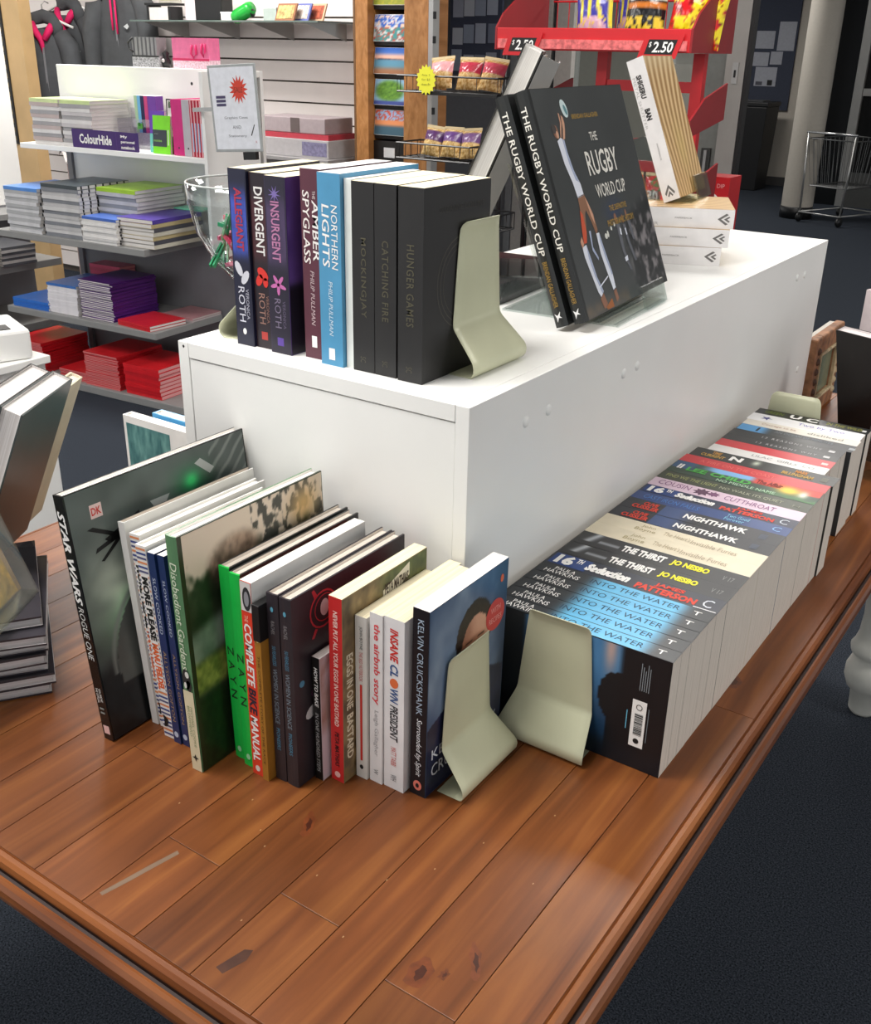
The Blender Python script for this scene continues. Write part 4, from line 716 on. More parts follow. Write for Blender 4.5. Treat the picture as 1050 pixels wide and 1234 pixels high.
# ================================================================== LARGE GREY BOOKS FACING AWAY, FLAT DARK BOOK
fb = book('flat_book', 'dark glossy hardback lying flat on the white box under the clear stand', axes((-.782, 1.315, B+.0003), Z3, Matrix.Rotation(R(4), 3, 'Z') @ -X3, Matrix.Rotation(R(4), 3, 'Z') @ Y3), .030, .20, .24, cov('#3a3b3c', .15), pg=pages('page_grey', '#8b8a88'), hard=True)  # page block in plain mid grey
e_ = Vector((-.47, .883, 0)).normalized(); n_ = Vector((.883, .47, 0)).normalized()
def awaybook(name, lab, corner, W, D, H, deg, cvr, pg_, **k):
    ez = (n_*math.sin(R(deg)) + Z3*math.cos(R(deg))).normalized(); ex = (n_*math.cos(R(deg)) - Z3*math.sin(R(deg))).normalized(); ey = ez.cross(ex)
    return book(name, lab, axes(corner, ex, ey, ez), W, D, H, cvr, pg=pg_, hard=True, **k)
top_ = Vector((-.7700, 1.360, T+.757))
ez_ = (n_*math.sin(R(23)) + Z3*math.cos(R(23))).normalized()
c0 = Vector((-.912, 1.291, T+.4185))+ez_*.0420
np_ = (n_*math.cos(R(23)) - Z3*math.sin(R(23))).normalized()
def away(name, lab, corner, e, n, W, D, H, deg, cvr, pg_, near='pages', off=0, group=None):
    """hardback shown from behind, leaning towards +n; corner = near bottom corner on its upper-left side"""
    ez = (n*math.sin(R(deg)) + Z3*math.cos(R(deg))).normalized(); nn = (n*math.cos(R(deg)) - Z3*math.sin(R(deg))).normalized()
    c = Vector(corner)+nn*off
    m = axes(c+nn*W+e*D, -nn, -e, ez) if near == 'pages' else axes(c, nn, e, ez)
    t = book(name, lab, m, W, D, H, cvr, pg=pg_, hard=True, group=group); t['dims'] = (W, D, H); return t
away('display_book', 'large hardback leaning away on the white box, pale page block edge towards us', c0, e_, n_, .029, .25, .325, 23, cov('#2c2b29', .25), pages('page_bright', '#dedcd8'))
away('display_book', 'large grey-jacketed hardback leaning behind the black sports photo books', c0, e_, n_, .026, .25, .321, 23, cov('#6c6b69', .2), pages('page_brown', '#a89a84'), 'spine', .0305)
st = thing('book_stand', 'clear acrylic stand propping the two large books that face away', 'book stand', mtx=axes((-.80, 1.36, B+.0325), n_, e_, Z3))
MB().box(-.10, .12, .0, .14, 0, .0025).obj('base_sheet', M_ACRYL, st); MB().prism([(.105, .0025), (.109, .0025), (.060, .17), (.056, .17)], .02, .10, mtx=Matrix(((1, 0, 0, 0), (0, 0, 1, 0), (0, 1, 0, 0), (0, 0, 0, 1)))).obj('back_rest', M_ACRYL, st)
# ================================================================== ORNATE FRAME, BLACK BOOK AT THE FAR END
fr_t = thing('ornate_picture', 'distressed ornate wooden frame standing behind the far end of the white box', 'framed picture', (-.545, 2.262, T))
FM = mat('distressed_wood', '#94694a', .6, .5, 45, bump=.5, bscale=60); FM2 = mat('distressed_pale', '#bfae8c', .6, .4, 60)
for y0, y1, z0, z1 in ((0, .045, 0, .188), (.175, .22, 0, .188), (.045, .175, .143, .188), (.045, .175, 0, .045)):
    bx('frame_rail', -.022, 0, y0, y1, z0, z1, FM, fr_t, .004)
for y0, y1, z0, z1 in ((.038, .045, .038, .150), (.175, .182, .038, .150), (.045, .175, .143, .150), (.045, .175, .038, .045)): bx('inner_bead', -.006, .004, y0, y1, z0, z1, FM2, fr_t, .002)
for k in range(14): MB().lathe([(0, .006), (.006, .004), (.009, 0)], 8).obj('carved_boss', FM2 if k % 2 else mat('distressed_dark', '#4e3322', .6, .4, 60), fr_t, True).matrix_local = Matrix.Translation((0.0005, .022+.176*(k % 2), .02+.0115*k)) @ Matrix.Rotation(R(90), 4, 'Y')
bx('picture_glass', -.010, -.008, .045, .175, .045, .143, mat('green_glass', '#6f7a66', .15, .1), fr_t)
bx('backing', -.034, -.0221, .004, .216, .004, .184, mat('frame_backing', '#c9c4bb', .7), fr_t)
ey = Vector((.90, -.42, .02)).normalized(); ez = Vector((-.30, -.12, .90)); ez = (ez-ey*ez.dot(ey)).normalized(); ex = ey.cross(ez)
t = book('display_book', 'black hardback with white pages propped at the far right end of the table', axes(Vector((-.462, 2.1, T+.266))-ez*.272+Vector((0, 0, .001)), ex, ey, ez), .024, .20, .27, cov('#1b1818', .25), pg=pages('page_offwhite', '#e9e2e2'), hard=True)  # page block in off-white
ct = thing('white_carton', 'white open-topped cardboard tray behind the black propped book at far right', 'box', (-.395, 2.27, T), R(-20))
for a_ in ((-.06, .06, -.04, -.038), (-.06, .06, .038, .04)): MB().box(*a_, 0, .31).obj('side', mat('pink_white_card', '#e4d6d8', .6), ct)
for a_ in ((-.06, -.058, -.038, .038), (.058, .06, -.038, .038)): MB().box(*a_, 0, .31).obj('side', mat('pink_white_card', '#e4d6d8', .6), ct)
MB().box(-.058, .058, -.038, .038, .0, .295).obj('paper_filling', M_WHITE, ct)
st = thing('book_stand', 'clear acrylic stand in front of the black propped book at far right', 'book stand', (-.335, 1.99, T), R(-25))
MB().prism([(-.045, 0), (.045, 0), (.03, .15), (-.02, .15)], 0, .003, mtx=Matrix(((1, 0, 0, 0), (0, 0, 1, 0), (0, 1, 0, 0), (0, 0, 0, 1)))).obj('front_sheet', M_ACRYL, st); MB().box(-.045, .045, .003, .07, 0, .003).obj('base_sheet', M_ACRYL, st)
# ================================================================== LEFT: WRAPPED STACK, DISPLAYED BOOKS
def yawm(p, a_): return Matrix.Translation(p) @ Matrix.Rotation(R(a_), 4, 'Z')
off = [(0, 0, 0), (.006, .004, 1), (-.004, .002, -1), (.004, -.003, 2), (.001, .004, 0), (.012, -.004, -2), (-.006, .006, 1)]
M_WCOV = cov('#3d3a40', .12)
for k, (dx, dy, da) in enumerate(off):
    # local frame: front edge along +x, side running back along +y; right-front corner at origin
    m = yawm((-1.004+dx, .632+dy, T+.0004+k*.0152), 55+da)
    lab = 'shrink-wrapped dark hardback in the stack at the left table edge, inside the pile' if 0 < k < 6 else ('shrink-wrapped dark hardback at the bottom of the left stack' if k == 0 else 'shrink-wrapped dark hardback on top of the left stack with glossy highlights')
    t = book('wrapped_book', lab, m @ axes((0, .225, 0), Z3, -Y3, -X3), .0146, .225, .285, M_WCOV, pg=pages('page_wrap', '#cfcbcc', 0, 500), hard=True, group='shrink-wrapped hardbacks in the left stack')
    if k == 6:
        t['dims'] = (.0146, .225, .285); L(t, 'front', 'EC', .060, .085, .20, .237, ink('#d8d5d8'), eps=.001)
        PT(t, 'front', [[(.03, .16), (.06, .23), (.08, .24), (.05, .17)]], ink('#6a6670'), name='printed_shape')
eL = Vector((-.50, .866, 0)).normalized(); nL = Vector((.866, .50, 0)).normalized()
cL = Vector((-1.195, .616, T+.135))
t = away('display_book', 'dark glossy hardback leaning away at far left, nearer one of the pair', cL, eL, nL, .028, .15, .245, 23, cov('#3f4644', .3), pages('page_palegrey', '#dcd8d6'), 'pages', .030)  # page block in pale grey, same for the rear book
t = away('display_book', 'dark hardback leaning away at far left, rear one of the pair', cL, eL, nL, .028, .15, .242, 23, cov('#3a3a3a', .2), pages('page_palegrey', '#dcd8d6'), 'pages', 0)
t = away('display_book', 'cream hardback sticking out behind the two dark leaning books at far left', cL+eL*.152, eL, nL, .018, .060, .225, 23, cov('#d6cfb4', .5), M_PG, 'pages', .034)
st = thing('book_stand', 'tall clear acrylic easel at the left edge of the table in front of leaning books', 'book stand', mtx=axes((-1.025, .60, T+.1072), nL, eL, Z3))
sw = Matrix(((1, 0, 0, 0), (0, 0, 1, 0), (0, 1, 0, 0), (0, 0, 0, 1)))
MB().prism([(.0, 0), (.003, 0), (-.046, .150), (-.049, .150)], -.10, .085, mtx=sw).obj('front_sheet', clear('acrylic_green', (.90, .94, .90), .03, 1.4, .9), st)
MB().box(-.10, .0, -.10, .085, 0, .002).obj('base_sheet', M_ACRYL, st)
t = thing('recipe_card', 'recipe leaflet with orange food picture behind the left acrylic easel', 'leaflet', mtx=axes((-1.045, .60, T+.1098), nL, eL, Z3))
MB().prism([(-.006, 0), (-.003, 0), (-.044, .125), (-.047, .125)], -.060, .075, mtx=sw).obj('card', mat('card_tan', '#a5815c', .4, .35, 12), t)
MB().prism([(-.0028, .003), (-.0025, .003), (-.0195, .052), (-.0198, .052)], -.055, .065, mtx=sw).obj('food_picture', mat('food_print', '#d0a040', .4, .5, 60), t)
# book of water-lily paintings and the blue book behind it
t = book('art_book', 'white hardback with a blue-green painted landscape on its cover left of the box', axes((-1.275, 1.018, T+.0004), -Y3, X3, Z3), .018, .235, .212, cov('#e9e8e4'), pg=M_PGW, hard=True)
t['dims'] = (.018, .235, .212)
PI(t, 'front', .006, .105, .03, .200, 40, 60, lambda u, v: mixc(mixc(hexa('2c5a5e'), hexa('7fb0a8'), vn(u*2, v, 9, 5)), hexa('b08f88'), sm(.32-v, 0, .2)*.7))
t = book('blue_book', 'white book with bright blue top cover behind the painted-landscape hardback', axes((-1.235, 1.045, T+.0004), -Y3, X3, Z3), .020, .20, .216, cov('#58a9dc'), pg=M_PGW, hard=True)
# goblet with pegs
gb = thing('glass_goblet', 'tall clear plastic goblet holding pink and green pegs at the left of the white box', 'vase', (-1.105, 1.135, T))
gl = clear('goblet_plastic', (.95, .97, .97), .03, 1.3, .85)
MB().lathe([(.012, .40), (.030, .425), (.058, .455), (.080, .495), (.090, .540), (.092, .565), (.0895, .565), (.0875, .540), (.0775, .497), (.056, .459), (.028, .430), (.002, .415)], 36).obj('bowl', gl, gb, True)
MB().lathe([(0, .402), (.010, .400), (.016, .36), (.020, .30), (.014, .20), (.012, .08), (.020, .03), (.065, .008), (.065, .0005), (0, .0005)], 24).obj('stem', mat('amber_plastic', '#b79a55', .25, .15, 30), gb, True)
rim = MB(); rim.tube([(.0908*math.cos(2*math.pi*k/32), .0908*math.sin(2*math.pi*k/32), .566) for k in range(33)], .0016, 6).obj('rim', mat('rim_plastic', '#b9bfbd', .2), gb, True)
pc = [('#c8325a', 'pink'), ('#1f8a5a', 'green'), ('#d86a8a', 'pale pink')]
peg0 = {}
for k in range(34):
    col, nm = pc[k % 3]
    lab = nm+' plastic peg inside the clear goblet'
    rr = .012+.046*((k*7) % 10)/10; A = k*2.4; zz = .452+.0019*k
    m = Matrix.Translation((-1.105+rr*math.cos(A), 1.135+rr*math.sin(A), T+zz)) @ Matrix.Rotation(A*1.7, 4, 'Z') @ Matrix.Rotation(R(35+20*((k*3) % 4)), 4, 'X')
    if nm not in peg0:
        p_ = thing('peg', lab, 'peg', group=nm+' pegs in the goblet', mtx=m); mm = mat('peg_'+nm, col, .35)
        for s_ in (-1, 1): MB().box(s_*.0028-.0014, s_*.0028+.0014, -.003, .003, -.024, .022).obj('arm', mm, p_)
        MB().box(-.0042, .0042, -.0018, .0018, -.002, .002).obj('spring', M_CHROME, p_); peg0[nm] = p_
    else: q_ = dup(peg0[nm]); q_.matrix_world = m
# white camera box on a small white cabinet
cb = thing('side_cabinet', 'low white cabinet behind the wrapped books at far left', 'cabinet', (-2.57, 1.45, 0))
bx('carcass', -.34, .34, -.08, .08, 0, .745, M_WHITE, cb, .003); bx('top', -.35, .35, -.09, .09, .7455, .765, M_WHITE, cb, .002)
pj = thing('white_gadget', 'small white gadget with a round black lens at the far left edge', 'camera', (-2.328, 1.470, .7655), R(-20))
bx('body', -.10, .09, -.06, .06, 0, .074, M_WHITE, pj, .008); bx('vent', .02, .07, -.02, .02, .0742, .076, M_BLACK, pj)
MB().lathe([(0, .02), (.028, .02), (.030, .012), (.034, .010), (.036, 0)], 24).obj('lens', M_BLACK, pj, True).matrix_local = Matrix.Translation((.050, -.0595, .036)) @ Matrix.Rotation(R(90), 4, 'X')
# ================================================================== STATIONERY GONDOLA
GO = Vector((-3.36, 2.915, 0)); GA = 4.0
def G(u, v, z): return Matrix.Rotation(R(GA), 3, 'Z') @ Vector((u, v, 0)) + Vector((GO.x, GO.y, z+T))
gn = thing('stationery_gondola', 'white and grey shop gondola stacked with notebooks behind the table', 'shelving unit', (GO.x, GO.y, 0), R(GA))
ZS1, ZS2, ZB, ZW = T-.045, T-.395, T-.705, T+.318
bx('back_panel', -.985, .1205, .43, .455, T-.08, T+.643, M_WHITE, gn, .002); bx('lower_back_panel', -.985, .1205, .432, .453, .0, T-.081, M_GREYD, gn)
bx('top_ledge', -.985, .1205, .4555, .54, T+.615, T+.640, M_WHITE, gn, .002); bx('rear_panel', -.985, .1205, .541, .56, .0, T+.640, M_WHITE, gn)
bx('grey_shelf', -1.02, -.095, 0, .4295, ZS1-.030, ZS1, M_GREY, gn, .003); bx('grey_shelf', -1.02, -.075, 0, .4295, ZS2-.030, ZS2, M_GREY, gn, .003)
bx('base_shelf', -1.02, .08, 0, .4295, ZB-.035, ZB, M_GREY, gn, .003); bx('plinth_kick', -1.0, .06, .06, .42, 0, ZB-.0351, M_BLACK, gn)
bx('white_shelf', -.985, .1208, .17, .4295, ZW-.022, ZW, M_WHITE, gn, .002)
bx('side_board', .121, .139, .165, .50, T-.085, T+.643, M_WHITE, gn, .002)
for u in (-.97, .045): bx('slotted_upright', u, u+.03, .415, .4297, ZB+.001, ZW-.03, M_GREYD, gn)
MB().lathe([(0, .002), (.006, .001), (.007, 0)], 10).obj('panel_hole', M_BLACK, gn).matrix_local = Matrix.Translation((-.16, .4295, T+.585)) @ Matrix.Rotation(R(90), 4, 'X')
def pile(name, lab, cat, u, v, z, w_, d, n, t_, cvs, pgm, group, side='-y', jit=.004, coil=False, toplab=None, topm=None, yaw=0, curl=0):
    """a pile of n flat books; every one is its own object sharing a mesh per colour"""
    ms = [slab_mesh(name, w_, d, t_, c_, pgm, side) for c_ in cvs]; tm = slab_mesh(name, w_, d, t_, topm, pgm, side) if topm else None
    cm = None
    if coil:
        mb = MB()
        for k in range(7): mb.box(w_/2-.004, w_/2+.003, -d/2+.02+k*(d-.04)/6.3, -d/2+.025+k*(d-.04)/6.3, .002, t_-.001)
        cm = mb.mesh('wire_binding', M_BLACK)
    for k in range(n):
        last = k == n-1
        o = link(bpy.data.objects.new(name, tm if (last and tm) else ms[k % len(ms)]))
        p = G(u+rng.uniform(-jit, jit), v+rng.uniform(-jit, jit), 0); o.location = (p.x, p.y, z+k*(t_+.0004)+.0003)
        o.rotation_euler = (0, 0, R(GA+yaw+rng.uniform(-1.2, 1.2)*(jit > 0)))
        if last and toplab: tag(o, toplab, cat, group)
        else: tag(o, lab, cat, group)
        if cm: c_ = link(bpy.data.objects.new('wire_binding', cm), o); c_['kind'] = 'stuff'
    return z+n*(t_+.0004)
PGM = pages('mag_pages', '#c9c5c3', 2, 600); WCV = cov('#d9d6d4'); GCV = cov('#9f9d9f')
pile('magazine', 'thin pale magazine inside the left stack on the white upper shelf', 'magazine', -.815, .30, ZW, .185, .22, 12, .0155, [WCV, cov('#b9a9a6'), GCV], PGM, 'magazines in the left stack on the white shelf', toplab='pale green topped magazine on the left stack of the white shelf', topm=cov('#c9d9a0'))
pile('magazine', 'thin pale magazine inside the right stack on the white upper shelf', 'magazine', -.620, .30, ZW, .185, .22, 12, .0155, [WCV, GCV, cov('#c5c0c0')], PGM, 'magazines in the right stack on the white shelf', toplab='pale green topped magazine on the right stack of the white shelf', topm=cov('#c3d596'))
NB = pages('nb_pages', '#dcd9d6', 2, 500)
pile('notebook', 'wire-bound notebook inside the blue-topped leftmost stack on the upper grey shelf', 'notebook', -.835, .16, ZS1, .215, .29, 13, .0145, [cov('#c9c9cc'), cov('#a9aaac')], NB, 'notebooks in the blue-topped stack', coil=True, toplab='blue wire-bound notebook topping the leftmost stack on the upper grey shelf', topm=cov('#4f86cc'))
zt = pile('notebook', 'wire-bound notebook inside the tall green-topped stack on the upper grey shelf', 'notebook', -.590, .17, ZS1, .225, .30, 14, .0155, [cov('#7a7d83'), cov('#c9c8c8'), cov('#b5b4b5')], NB, 'notebooks in the green-topped stack', coil=True, toplab='dark and green covered notebook topping the tall stack on the upper grey shelf', topm=cov('#3c4448'))
pile('notebook', 'wire-bound notebook in the tall right-hand grey stack on the upper grey shelf', 'notebook', -.355, .27, ZS1, .23, .29, 13, .0160, [cov('#85888c'), cov('#b9b8b9')], NB, 'notebooks in the tall grey stack', toplab='lime green notebook topping the tall grey stack', topm=cov('#9dc436'), coil=False)
pile('notebook', 'white wire-bound notebook inside the blue-and-white topped stack at the front of the shelf', 'notebook', -.352, .115, ZS1+.0, .215, .0+.015+.0, 0, .012, [WCV], NB, 'x')
pile('notebook', 'white wire-bound notebook inside the blue-topped middle stack on the upper grey shelf', 'notebook', -.352, .062, ZS1, .205, .115, 9, .0115, [cov('#e4e2e0'), cov('#cfcdcc')], NB, 'notebooks in the middle stack', coil=True, toplab='blue and white notebook topping the middle stack on the upper grey shelf', topm=cov('#4468b8'))
pile('notebook', 'wire-bound notebook inside the purple-topped right stack on the upper grey shelf', 'notebook', -.165, .18, ZS1, .200, .30, 7, .0165, [cov('#c9c4b4'), cov('#4a4a52'), cov('#b8a77c')], NB, 'notebooks in the purple-topped stack', toplab='purple notebook topping the right stack on the upper grey shelf', topm=cov('#4c3796'), side='+x')
pile('folder', 'mint green folder lying at the right end of the upper grey shelf', 'folder', -.150, .38, ZS1+.1185, .17, .085, 1, .006, [cov('#74c8a8')], NB, None, jit=0)
# second shelf
pile('notepad', 'blue covered notepad in the short left stack on the lower grey shelf', 'notepad', -.875, .14, ZS2, .24, .24, 3, .0125, [cov('#2f6ac0')], NB, 'blue notepads in the short stack', toplab='blue notepad with white label topping the short stack on the lower grey shelf', topm=cov('#2f6fc8'))
pile('notepad', 'white-edged notepad inside the curled blue-topped stack on the lower grey shelf', 'notepad', -.665, .155, ZS2, .190, .25, 11, .0118, [cov('#e3e0e4')], NB, 'notepads in the curled stack', toplab='curled blue notepad topping the second stack on the lower grey shelf', topm=cov('#3f6fb4'))
pile('exercise_book', 'purple exercise book inside the tall purple stack on the lower grey shelf', 'exercise book', -.455, .17, ZS2, .200, .27, 22, .0074, [cov('#4a1a6a'), cov('#56217a')], NB, 'purple exercise books in the tall stack', side='+x', toplab='purple exercise book topping the tall purple stack', topm=cov('#4a1768'))
for k, (lab, c_) in enumerate([('red exercise book on the lower grey shelf, under another red one', '#c4202a'), ('red exercise book on top at the right of the lower grey shelf', '#cc2430')]):
    pile('exercise_book', lab, 'exercise book', -.205, .115, ZS2+k*.0125, .215, .20, 1, .0115, [cov(c_)], NB, 'red exercise books on the lower grey shelf', jit=0, yaw=-6)
pile('magazine', 'red and grey magazine lying at the back right of the lower grey shelf', 'magazine', -.17, .33, ZS2, .19, .19, 2, .008, [cov('#a99a9c')], PGM, 'magazines at the back of the lower grey shelf', toplab='red and white magazine lying at the back right of the lower grey shelf', topm=cov('#b8868a'))
RC = [cov('#cf1c26'), cov('#c21a24')]; RP = pages('red_pages', '#d88c8c', 2, 500)
pile('exercise_book', 'red exercise book inside the leftmost red stack on the base shelf', 'exercise book', -.955, .16, ZB, .215, .28, 20, .0068, RC, RP, 'red exercise books in the leftmost stack', side='+x', toplab='red exercise book topping the leftmost red stack on the base shelf', topm=cov('#d42028'))
pile('exercise_book', 'red exercise book inside the low red stack on the base shelf', 'exercise book', -.655, .14, ZB, .19, .22, 6, .0072, RC, RP, 'red exercise books in the low stack', side='+x', toplab='red exercise book topping the low red stack on the base shelf', topm=cov('#d02028'))
pile('exercise_book', 'red exercise book inside the tall middle red stack on the base shelf', 'exercise book', -.455, .16, ZB, .215, .28, 20, .0074, RC, RP, 'red exercise books in the tall middle stack', side='+x', toplab='red exercise book topping the tall middle red stack on the base shelf', topm=cov('#d42028'))
pile('exercise_book', 'thick red exercise book inside the rightmost red stack on the base shelf', 'exercise book', -.205, .15, ZB, .215, .26, 8, .0170, RC, pages('red_pages2', '#e2a0a0', 2, 300), 'red exercise books in the rightmost stack', toplab='red exercise book topping the rightmost red stack on the base shelf', topm=cov('#d42028'))
# white shelf goods
def gbox(name, lab, cat, u0, u1, v0, v1, z0, z1, m, bevel=0, group=None):
    p = G(u0, v0, 0); t_ = thing(name, lab, cat, (p.x, p.y, z0), R(GA), group=group); return t_
t = gbox('display_box', 'purple cardboard display box with rounded white lettering on the white shelf', 'box', -.648, -.255, .18, 0, ZW+.0003, 0, None)
bx('front', 0, .39, 0, .002, 0, .076, ink('#3d1d66', .4), t); bx('side', 0, .002, .002, .009, 0, .076, ink('#3d1d66', .4), t); bx('side', .388, .39, .002, .009, 0, .076, ink('#3d1d66', .4), t); bx('bottom', .002, .388, .002, .009, 0, .002, ink('#3d1d66', .4), t)
F0 = (Vector((0, 0, 0)), X3, Z3, -Y3)
lettering(t, F0, 'ColourHide', .045, .240, .018, .058, WH, off=.03, eps=.0008)
for q_, s_ in enumerate(('My', 'personal', 'notebook')): lettering(t, F0, s_, .295, .375-.04*(q_ == 0), .050-.021*q_, .064-.021*q_, WH, off=.03, eps=.0008)
patch(t, F0, rect(.268, .2695, .004, .072), ink('#5b3a86'), 'fold_line', .0005)
t = gbox('organiser', 'clear plastic organiser holding coloured pocket notebooks on the white shelf', 'organiser', -.50, -.2, .31, 0, ZW+.0003, 0, None)
for a_ in ((0, .25, 0, .002, 0, .12), (0, .002, .002, .085, 0, .12), (.248, .25, .002, .085, 0, .16), (.002, .248, .083, .085, 0, .16), (.002, .248, .002, .083, 0, .002)): MB().box(*a_).obj('panel', clear('organiser_plastic', (.88, .87, .9), .1, 1.4, .55), t)
for k, (c_, nm, w_) in enumerate([('#a8c8a0', 'sage green', .017), ('#6fb6e0', 'sky blue', .017), ('#16204a', 'navy', .020), ('#c8407a', 'pink', .020), ('#6f3a9a', 'violet', .048)]):
    p = G(-.402+[0, .018, .036, .057, .078][k], .325, 0); o = MB().box(0, w_, 0, .045, 0, .150, 0).box(.0004, w_-.0004, .001, .0455, .0005, .1505, 1).obj('pocket_notebook', [cov(c_), M_PGW], None); o.location = (p.x, p.y, ZW+.0705-.005); o.rotation_euler = (0, 0, R(GA)); tag(o, nm+' pocket notebook in the clear organiser', 'notebook', 'pocket notebooks in the organiser')
    pp = None
t = gbox('bulldog_clip', 'small green clip on the front of the organiser', 'clip', -.375, 0, .306, 0, ZW+.082, 0, None)
bx('clip', 0, .025, 0, .004, 0, .022, ink('#4f9a3f'), t); bx('lever', .008, .017, -.004, 0, .012, .026, ink('#2f6a2a'), t)
def upnote(lab, u, v, w_, h, th, c_, extra=None, lean=0, cat='notebook', name='notebook'):
    p = G(u, v, 0); t_ = thing(name, lab, cat, mtx=Matrix.Translation((p.x, p.y, ZW+.0004)) @ Matrix.Rotation(R(GA), 4, 'Z') @ Matrix.Rotation(R(-lean), 4, 'X'))
    bx('cover', 0, w_, 0, .0015, 0, h, cov(c_), t_); bx('page_block', .001, w_-.001, .0016, th-.0016, .001, h-.001, M_PGW, t_); bx('cover', 0, w_, th-.0015, th, 0, h, cov(c_), t_)
    if extra:
        for (a0, a1, b0, b1, cc) in extra: patch(t_, F0, rect(a0, a1, b0, b1), ink(cc), 'printed_band', .0005)
    return t_
upnote('violet and aqua notebook standing behind the lime green one', -.230, .225, .085, .165, .010, '#6a3ab0', [(0, .085, .0, .075, '#6fc8bc'), (.01, .03, .02, .035, '#dff5f0')], 4)
t = upnote('lime green notebook with dark cover panel and elastic on the white shelf', -.190, .200, .098, .150, .012, '#7fe01e', [(.0, .078, .028, .094, '#3a4048'), (.084, .089, .035, .095, '#e4f5d0'), (.008, .03, .075, .08, '#cfd6d0')], 5)
lettering(t, F0, 'notes', .006, .05, .047, .055, ink('#9fe060'), eps=.0009)
upnote('black slim notebook with coloured dots beside the pink folder', -.120, .215, .050, .215, .012, '#2a1f28', [(.006, .034, .07, .21, '#d8d6d4'), (.012, .028, .18, .205, '#5f8a5a'), (.010, .030, .135, .145, '#4a3a8a'), (.010, .030, .122, .133, '#c0408a'), (.010, .030, .109, .120, '#d0503a'), (.010, .030, .096, .107, '#3aa080'), (.004, .046, .0, .03, '#7a2a3a')], 3)
for k, (w_, c_, nm) in enumerate([(.058, '#d0207a', 'broad magenta'), (.044, '#b9b5bc', 'silver grey')]):
    p = G(-.0665+[0, .0585][k], .195, 0); t = thing('ring_binder', nm+' ring binder standing on the white shelf', 'binder', (p.x, p.y, ZW+.0004), R(GA), group='ring binders on the white shelf')
    bx('spine', 0, w_, 0, .002, 0, .216, cov(c_), t); bx('cover', 0, .002, .002, .18, 0, .216, cov(c_), t); bx('cover', w_-.002, w_, .002, .18, 0, .216, cov(c_), t); bx('page_block', .0025, w_-.0025, .003, .17, .002, .205, M_PGW, t)
    patch(t, F0, ell(w_/2, .03, .004, .004), ink('#3a2a3a'), 'finger_hole', .0005)
for k in range(5):
    p = G(.1095-.0895+.0895-.0005+k*0-.0, .190, 0) if False else G(.0375+k*.0165, .190, 0); o = MB().box(0, .0150, 0, .17, 0, .216, 0).box(.0052, .0096, -.0006, 0, .001, .215, 1).box(.0100, .0146, -.0006, 0, .02, .13, 2).obj('exercise_book', [cov('#b8203a'), ink('#e4b9c0'), ink('#8fb4d8')], None)
    o.location = (p.x, p.y, ZW+.0004); o.rotation_euler = (0, 0, R(GA)); tag(o, ['first red spined exercise book beside the silver binder', 'second red spined exercise book from the silver binder', 'middle red spined exercise book on the white shelf', 'fourth red spined exercise book from the silver binder', 'last red spined exercise book at the right end of the white shelf'][k], 'exercise book', 'red exercise books standing on the white shelf')
# gift bags on the ledge
p = G(-.295, .47, 0); t = thing('gift_bag', 'pink paper gift bag with ribbon bow and patterned lower band', 'gift bag', (p.x, p.y, T+.6405), R(GA))
bx('bag_body', 0, .205, 0, .07, .036, .122, mat('pink_paper', '#e0709a', .6, .08), t); bx('patterned_band', 0, .205, -.0002, .0702, 0, .0355, mat('pink_pattern', '#efc0cc', .6, .35, 120), t); bx('ribbon', -.001, .206, -.001, .0005, .033, .042, ink('#c8205a'), t)
MB().tube([(.115, -.004, .095), (.11, -.006, .06), (.125, -.006, .045), (.14, -.006, .06), (.135, -.004, .095)], .004).obj('handle', ink('#d8246a'), t, True); MB().tube([(.172, -.004, .1), (.168, -.006, .065), (.180, -.006, .05), (.190, -.006, .07), (.188, -.004, .1)], .004).obj('handle', ink('#d8246a'), t, True)
p = G(-.535, .47, 0); t = thing('gift_bag', 'grey striped gift bag with black patterned lower half', 'gift bag', (p.x, p.y, T+.6405), R(GA))
bx('bag_body', .005, .150, 0, .06, .048, .122, mat('grey_stripe', '#8f8f90', .6), t)
for k in range(6): bx('stripe', .012+k*.024, .020+k*.024, -.0012, -.0001, .05, .121, ink('#55555a'), t)
bx('patterned_band', 0, .160, -.001, .061, 0, .0475, mat('bw_pattern', '#9a9a9c', .6, .75, 140), t); bx('trim_line', 0, .160, -.002, -.0011, .043, .049, BK, t)
MB().tube([(.012, -.004, .118), (-.012, -.006, .10), (-.010, -.006, .075), (.012, -.004, .062)], .004).obj('handle', BK, t, True)
p = G(-.335-.028, .50, 0); t = thing('trinket', 'small black and silver trinket between the two gift bags', 'ornament', (p.x, p.y, T+.6405), R(GA))
MB().lathe([(0, 0), (.018, 0), (.02, .03), (.010, .045), (.016, .06), (0, .075)], 14).obj('body', M_BLACK, t, True); MB().lathe([(0, .010), (.007, .006), (.009, 0)], 10).obj('charm', M_CHROME, t, True).matrix_local = Matrix.Translation((0, -.019, .03)) @ Matrix.Rotation(R(90), 4, 'X')
